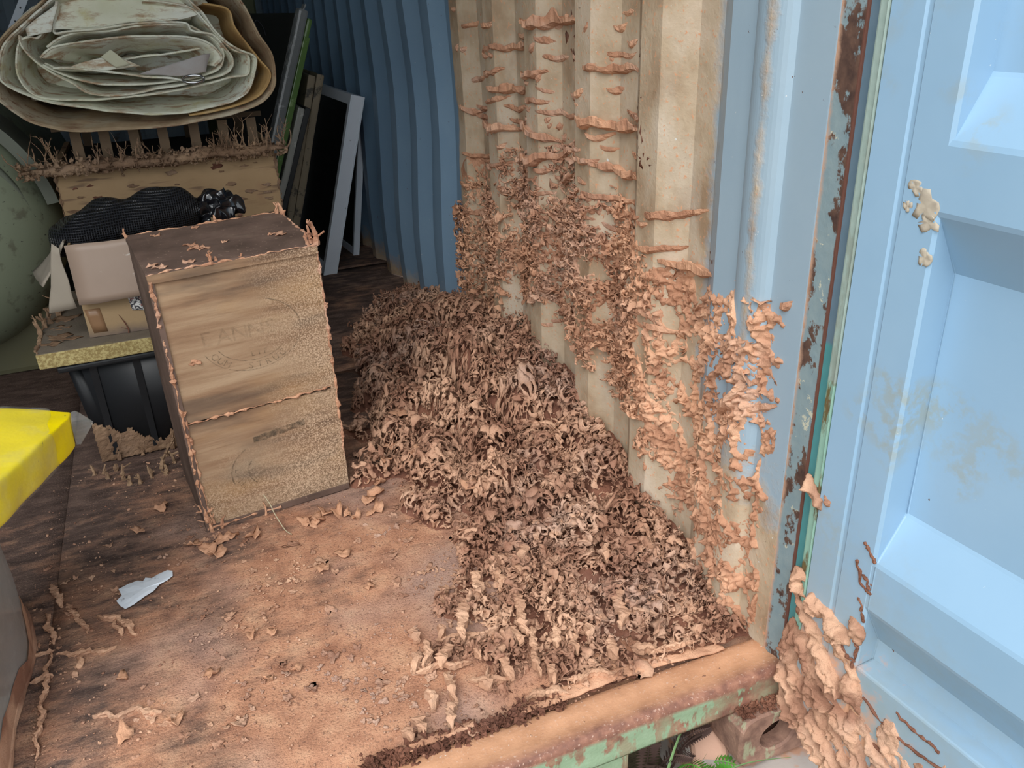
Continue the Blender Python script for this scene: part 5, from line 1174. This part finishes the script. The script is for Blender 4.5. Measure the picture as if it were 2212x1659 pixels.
lean_panel(p2,'panel_core',-.038,.396,1.085,0,.6,.022,GREENF,.008,8,.003,7)
lean_panel(p2,'tape_band',-.040,.37,1.02,-.002,.02,.026,GREENF,.003,2,.002,8)
p3=empty('brown_bundle',(-.57,2.80,0)); tag(p3,'brown paper bundle of flat boards leaning between green film and window screen','bundle')
for i in range(2): lean_panel(p3,'flat_board',.02+i*.034,.285+i*.034,.87,.0+.006*i,.55,.032,BRN,.008,6,.003,9+i)
p4=empty('cream_board',(-.59,2.70,0)); tag(p4,'shorter flat board in crinkled cream plastic in front of the brown bundle','board')
lean_panel(p4,'board_core',-.065,.230,.755,0,.40,.028,CREAM,.006,8,.003,12); lean_panel(p4,'dark_backing',-.036,.259,.752,.004,.40,.022,BLK,.003)
GLS=paint('dark_mesh',(0.012,0.014,0.017),(0.018,0.020,0.023),.35)
def screen(name,xf,yf,xt,zt,ln,wf,th,label,grp,m=ALU):
    root=empty(name,(xf,yf,0)); tag(root,label,'screen',grp)
    L=math.hypot(xt-xf,zt); A=Matrix.Translation((0,0,.001))@Matrix.Rotation(math.atan2(xt-xf,zt),4,'Y')@Matrix.Rotation(.10,4,'Z')
    def bar(nm,lo,hi,mm,bev=.003):
        bm=bmesh.new(); box(bm,lo,hi,bev,2); o=fin(nm,bm,mm,root); o.matrix_local=A; return o
    bar('frame_bar',(0,0,0),(th,wf,L),m); bar('frame_bar',(0,ln-wf,0),(th,ln,L),m); bar('frame_bar',(0.001,wf,0),(th-.001,ln-wf,wf*1.1),m); bar('frame_bar',(0.001,wf,L-wf*1.1),(th-.001,ln-wf,L),m)
    bar('mesh_pane',(th*.35,wf*.8,wf),(th*.6,ln-wf*.8,L-wf),GLS,0)
    bar('edge_lip',(-.004,-.003,0),(.004,.006,L),WHT,.001); bar('edge_lip',(th-.004,-.003,0),(th+.003,.006,L),WHT,.001)
    return root
s1=screen('window_screen',-.325,2.84,-.107,.775,.62,.040,.056,'aluminium window screen with a broad bright edge leaning at the wall','aluminium screens by the wall')
s2=screen('window_screen',-.127,3.10,.012-.03,.687,.55,.030,.024,'thinner aluminium window screen leaning closest to the blue wall','aluminium screens by the wall')
v,f=tube_arrays(catmull([(-.50,2.60,1.02),(-.50,2.60,1.075),(-.488,2.60,1.085),(-.47,2.60,1.06),(-.465,2.60,1.03)],6),.0035,6)
hk=mk('wire_hook',[tuple(Vector(q)-Vector((-.66,2.66,0))) for q in v],f,BLK,p1,True)
bm=bmesh.new(); box(bm,(-.66,3.75,0),(-.34,3.80,1.9),.01); o=fin('olive_board',bm,paint('olive_board',(0.085,0.09,0.04),(0.06,0.065,0.03),.7)); tag(o,'tall dim olive board standing behind the tarpaulin in the dark','board')

# ------------------------------------------------------------------ plastic sack with the yellow packet, at the left edge
YEL=None
t=NT('yellow_film'); n1=t.noise(5,3); n2=t.noise(60,3,off=(2,2,2)); c=t.mix(n1,(0.80,0.60,0.0),(0.86,0.70,0.0)); c=t.mix(t.step(n2,.72,.75),c,(0.10,0.07,0.03)); t.bump(t.noise(22,4,.6),.35,.006); YEL=t.done(c,.35,0,.35)
def clear(name,col,alpha,rough=.15,graz=.10):
    t=NT(name); tr=t.add('ShaderNodeBsdfTransparent'); tr.inputs[0].default_value=(.96,.97,.98,1); mx=t.add('ShaderNodeMixShader'); out=t.n['Material Output']; n1=t.noise(14,4,.65); t.bump(n1,.5,.004)
    t.done(col,rough,0,.6); lw=t.add('ShaderNodeLayerWeight'); lw.inputs[0].default_value=.35; a=t.math('ADD',t.math('ADD',t.math('MULTIPLY',t.step(n1,.50,.72),.15),alpha),t.math('MULTIPLY',lw.outputs['Facing'],graz)); t.link(a,mx.inputs[0]); t.link(tr.outputs[0],mx.inputs[1]); t.link(t.bsdf.outputs[0],mx.inputs[2]); t.link(mx.outputs[0],out.inputs[0]); return t.m
CLR=clear('clear_film',(0.62,0.62,0.60),.02); CLR3=clear('clear_tail',(0.55,0.55,0.53),.12,.12,.25); CLR2=clear('milky_film',(0.42,0.43,0.41),.46,.3,.3)
pk=empty('yellow_packet',(-1.25,.60,.40)); tag(pk,'bright yellow packet in clear plastic jutting in at the left edge','packet')
def hull8(name,P,m,parent,lev=3,amp=.004,seed=0,fr=20,sc=1.0,crease=.7):
    """closed packet from 5 rings: list of cross sections, each 4 points"""
    bm=bmesh.new(); R_=[[bm.verts.new(Vector(p)) for p in ring] for ring in P]
    for a,b in zip(R_[:-1],R_[1:]):
        for i in range(4): bm.faces.new((a[i],a[(i+1)%4],b[(i+1)%4],b[i]))
    bm.faces.new(R_[0][::-1]); bm.faces.new(R_[-1])
    cl=bm.edges.layers.float.new('crease_edge')
    for e in bm.edges: e[cl]=crease
    bmesh.ops.recalc_face_normals(bm,faces=bm.faces)
    me=bpy.data.meshes.new(name); bm.to_mesh(me); bm.free()
    o=bpy.data.objects.new(name,me); COL.objects.link(o); me.materials.append(m); o.parent=parent
    md=o.modifiers.new('s','SUBSURF'); md.levels=lev; md.render_levels=lev
    dg=bpy.context.evaluated_depsgraph_get(); me2=bpy.data.meshes.new_from_object(o.evaluated_get(dg)); o.modifiers.clear(); o.data=me2
    for v in me2.vertices: v.co+=mnoise.noise_vector(v.co*fr+Vector((seed,0,0)))*amp
    me2.polygons.foreach_set('use_smooth',[True]*len(me2.polygons)); return o
O=Vector((-1.25,.60,.40)); L_=lambda p:tuple(Vector(p)-O)
# rings run from the pointed right end towards the left (ridge, back-top edge, back-bottom, lower edge)
rings=[[L_((-1.158,.645,.474)),L_((-1.160,.685,.470)),L_((-1.165,.69,.42)),L_((-1.163,.655,.412))],
       [L_((-1.185,.575,.480)),L_((-1.195,.70,.480)),L_((-1.20,.70,.38)),L_((-1.190,.58,.408))],
       [L_((-1.245,.42,.488)),L_((-1.275,.72,.495)),L_((-1.28,.72,.36)),L_((-1.262,.42,.405))],
       [L_((-1.31,.30,.492)),L_((-1.40,.74,.500)),L_((-1.40,.74,.36)),L_((-1.33,.30,.40))],
       [L_((-1.46,.28,.490)),L_((-1.52,.72,.495)),L_((-1.52,.72,.36)),L_((-1.47,.28,.40))]]
hull8('packet_body',rings,YEL,pk,4,.005,1,16,1,.75)
out_=[[tuple((Vector(p)-Vector((-.08,.0,.04)))*1.035+Vector((-.08,.0,.04))) for p in r] for r in rings[1:]]
tip=[[L_((-1.124,.662,.453)),L_((-1.125,.668,.451)),L_((-1.126,.668,.447)),L_((-1.125,.662,.448))],[L_((-1.150,.640,.474)),L_((-1.152,.690,.470)),L_((-1.158,.69,.425)),L_((-1.153,.655,.41))]]
hull8('plastic_wrap',out_,CLR,pk,4,.003,3,26,1,.5); hull8('plastic_tail',tip+[[tuple(Vector(p)) for p in rings[0]]],CLR3,pk,4,.003,3,30,1,.5)
sk=empty('plastic_sack',(-1.40,.52,0)); tag(sk,'milky plastic sack standing on the floor under the yellow packet','sack')
V=[];F=[];N=40;Zs=[0.0,.015,.06,.12,.20,.28,.35,.39]
for zi,z in enumerate(Zs):
    for j in range(N):
        a=2*math.pi*j/N; k=(abs(math.cos(a))**4+abs(math.sin(a))**4)**-.25
        rx=.062+.0*z-.018*(z/.39)**.7*0.0; ry=.27-.10*z/.39
        x=rx*k*math.cos(a)*(1+.10*math.sin(5*a+z*9)); y=ry*k*math.sin(a)
        nv=mnoise.noise_vector(Vector((x*9,y*7,z*5)))*.014*min(1,z*12)
        V.append((x+.0+nv.x+.05*z-(0.05 if zi==0 else 0)*0,y+nv.y,z+.001))
for i in range(len(Zs)-1):
    for j in range(N): F.append((i*N+j,i*N+(j+1)%N,(i+1)*N+(j+1)%N,(i+1)*N+j))
F.append(tuple(range(N))[::-1]); F.append(tuple((len(Zs)-1)*N+j for j in range(N)))
mk('sack_film',V,F,CLR2,sk,True)
P=[(V[j][0]*1.01,V[j][1]*1.01,.006) for j in range(N)]+[(V[0][0]*1.01,V[0][1]*1.01,.006)]
v,f=tube_arrays(P,[.006+.005*mnoise.noise(Vector((j*.6,3,1))) for j in range(N+1)],6,1.3,.003,9); mk('mud_rim',v,f,MUD,sk)
V2=[];F2=[]
for j in range(N+1):
    a=j%N
    for zi,z in enumerate((0.004,.03,.06)):
        q=V[a+N*(1 if zi<2 else 2)]; V2.append((q[0]*1.03,q[1]*1.02,z*(1+.8*mnoise.noise(Vector((a*.35,2,4)))) if zi else .004))
for j in range(N):
    for k in range(2): F2.append((j*3+k,(j+1)*3+k,(j+1)*3+k+1,j*3+k+1))
mk('mud_smear',V2,F2,MUD,sk,True)

# ------------------------------------------------------------------ ground outside, footing blocks, plants
t=NT('soil'); n1=t.noise(8,5,.65); n2=t.noise(60,4); c=t.ramp(n1,[(.3,(0.07,0.06,0.035)),(.55,(0.17,0.135,0.08)),(.75,(0.26,0.20,0.125))]); t.bump(n2,.8,.01); SOIL=t.done(c,.95,0,.1)
bm=bmesh.new(); box(bm,(-9,-9,-.42),(9,9,-.30)); g_=fin('ground',bm,SOIL); structure(g_)
t=NT('concrete'); n1=t.noise(9,5,.6); n2=t.noise(100,3); n3=t.noise(20,4,off=(4,4,4)); c=t.mix(n1,(0.33,0.28,0.25),(0.44,0.40,0.37)); c=t.mix(t.step(n3,.50,.62),c,(0.45,0.25,0.165)); t.bump(n2,.3,.002); CONC=t.done(c,.85,0,.2)
bm=bmesh.new(); box(bm,(-.20,-.17,-.30),(.12,.14,-.180),.012,2,6,.006,3); o=fin('footing_block',bm,CONC); tag(o,'mud-splashed concrete footing under the rusted corner casting','block')
t=NT('mud_plaster'); n1=t.noise(12,4); n3=t.noise(150,3); c=t.mix(n1,(0.42,0.245,0.175),(0.52,0.32,0.235)); t.bump(n3,.3,.002); PLAS=t.done(c,.7,0,.3)
bm=bmesh.new(); box(bm,(-.036,-.22,-.03),(.036,.13,.03),.016,3,5,.006,8); o=fin('timber_offcut',bm,PLAS); o.location=(-.175,.0,-.215); o.rotation_euler=(.55,.0,-.38); tag(o,'mud-smeared beam offcut slanting beneath the door sill by the ferns','beam')
FERN=paint('fern_green',(0.06,0.24,0.025),(0.11,0.34,0.045),.5,scale=30); FERND=paint('fern_dead',(0.13,0.075,0.06),(0.075,0.045,0.04),.8,scale=30); GRASSM=paint('grass_blade',(0.20,0.32,0.14),(0.14,0.26,0.10),.5)
def frond(base,tip,sag,m,seed,parent,n=22,wid=.022):
    r=random.Random(seed); b=Vector(base); tp=Vector(tip); mid=b.lerp(tp,.5)+Vector((0,0,sag)); P=catmull([b,mid,tp],n//2)
    v,f=tube_arrays(P,[.0014]*len(P),4); parts=[(v,f)]; up=Vector((0,0,1))
    for i in range(1,len(P)-1):
        t_=(P[i+1]-P[i-1]).normalized(); s=t_.cross(up).normalized(); k=i/len(P); w_=wid*math.sin(math.pi*(.12+.86*k))**.7
        for sg in (-1,1):
            a=P[i]; e=a+s*sg*w_+t_*w_*.25+Vector((0,0,-.15*w_)); h_=.0042
            V=[a[:],(a.lerp(e,.5)+t_*h_+Vector((0,0,.002)))[:],e[:],(a.lerp(e,.5)-t_*h_*.8+Vector((0,0,-.001)))[:]]
            parts.append((V,[(0,1,2,3)]))
    V,F=join_arrays(parts); return mk('frond',V,F,m,parent)
fr=empty('fern',(-.26,.03,-.26)); tag(fr,'green fern with some withered fronds growing under the door sill','fern')
for i,(b,tp,sg,m) in enumerate([((0,0,0),(.10,-.12,.10),.05,FERN),((0,0,0),(.07,-.16,.06),.05,FERN),((0.03,.0,0),(.16,-.08,.05),.06,FERN),((0,0,0),(-.02,-.14,.05),.05,FERN),((0,.02,0),(.05,-.10,.12),.05,FERN),((-.02,.03,0),(.02,-.06,.15),.04,FERND),((0.0,.02,0),(-.05,-.05,.13),.04,FERND),((.03,.03,0),(.06,-.03,.16),.03,FERND),((-.04,0,0),(-.09,-.13,.06),.05,FERN),((.03,.0,0),(.12,-.15,.03),.04,FERN),((0,.03,0),(.10,.0,.13),.04,FERND),((-.02,.03,0),(-.03,.0,.15),.04,FERND)]):
    frond(b,tp,sg,m,i,fr,26,.024)
def blade(P,w0,m,name,parent=None):
    P=catmull(P,6);V=[];F=[]
    for i,p in enumerate(P):
        t_=(P[min(i+1,len(P)-1)]-P[max(i-1,0)]).normalized(); s=t_.cross(Vector((.2,.3,1))).normalized(); w_=w0*(1-(i/len(P))**2)*.5+.0004
        V+=[(p-s*w_)[:],(p+Vector((0,0,-w_*.5)))[:],(p+s*w_)[:]]
    for i in range(len(P)-1):
        for k in range(2): F.append((i*3+k,(i+1)*3+k,(i+1)*3+k+1,i*3+k+1))
    return mk(name,V,F,m,parent,True)
gs=empty('grass_tuft',(-.26,-.03,-.30)); tag(gs,'few pale long grass blades rising among the fern fronds','grass')
for P,w_ in (([(0,0,0),(-.03,.01,.12),(.03,.05,.21),(.10,.07,.245)],.006),([(0,0,0),(.02,-.02,.12),(.10,-.03,.165),(.20,-.05,.16)],.006),([(0,0,0),(-.02,-.02,.10),(-.04,-.06,.16)],.005),([(0.01,0,0),(.03,.0,.14),(.05,.0,.19)],.005),([(0,0,0),(.04,-.04,.10),(.09,-.09,.12)],.005)): blade(P,w_,GRASSM,'blade',gs)
gs2=empty('grass_tuft',(.085,-.20,-.30)); tag(gs2,'small bright green weed beside the concrete footing under the open door','weed')
for i in range(12):
    a=R0.uniform(0,6.28); L=R0.uniform(.05,.11); blade([(0,0,0),(L*.3*math.cos(a),L*.3*math.sin(a),L*.7),(L*.8*math.cos(a),L*.8*math.sin(a),L)],.012,GRASSM if i%3 else FERN,'blade',gs2)
# crumbs lying on the casting
n=260; V,F=scatter(np.stack([RNG.uniform(-.145,.02,n),RNG.uniform(-.04,.0,n),-.050+0*RNG.uniform(0,1,n)],-1),RNG.uniform(.002,.007,n),.3,RNG,FLP); mk('mud_crumbs',V,F,MUDD,cast,False,'stuff')
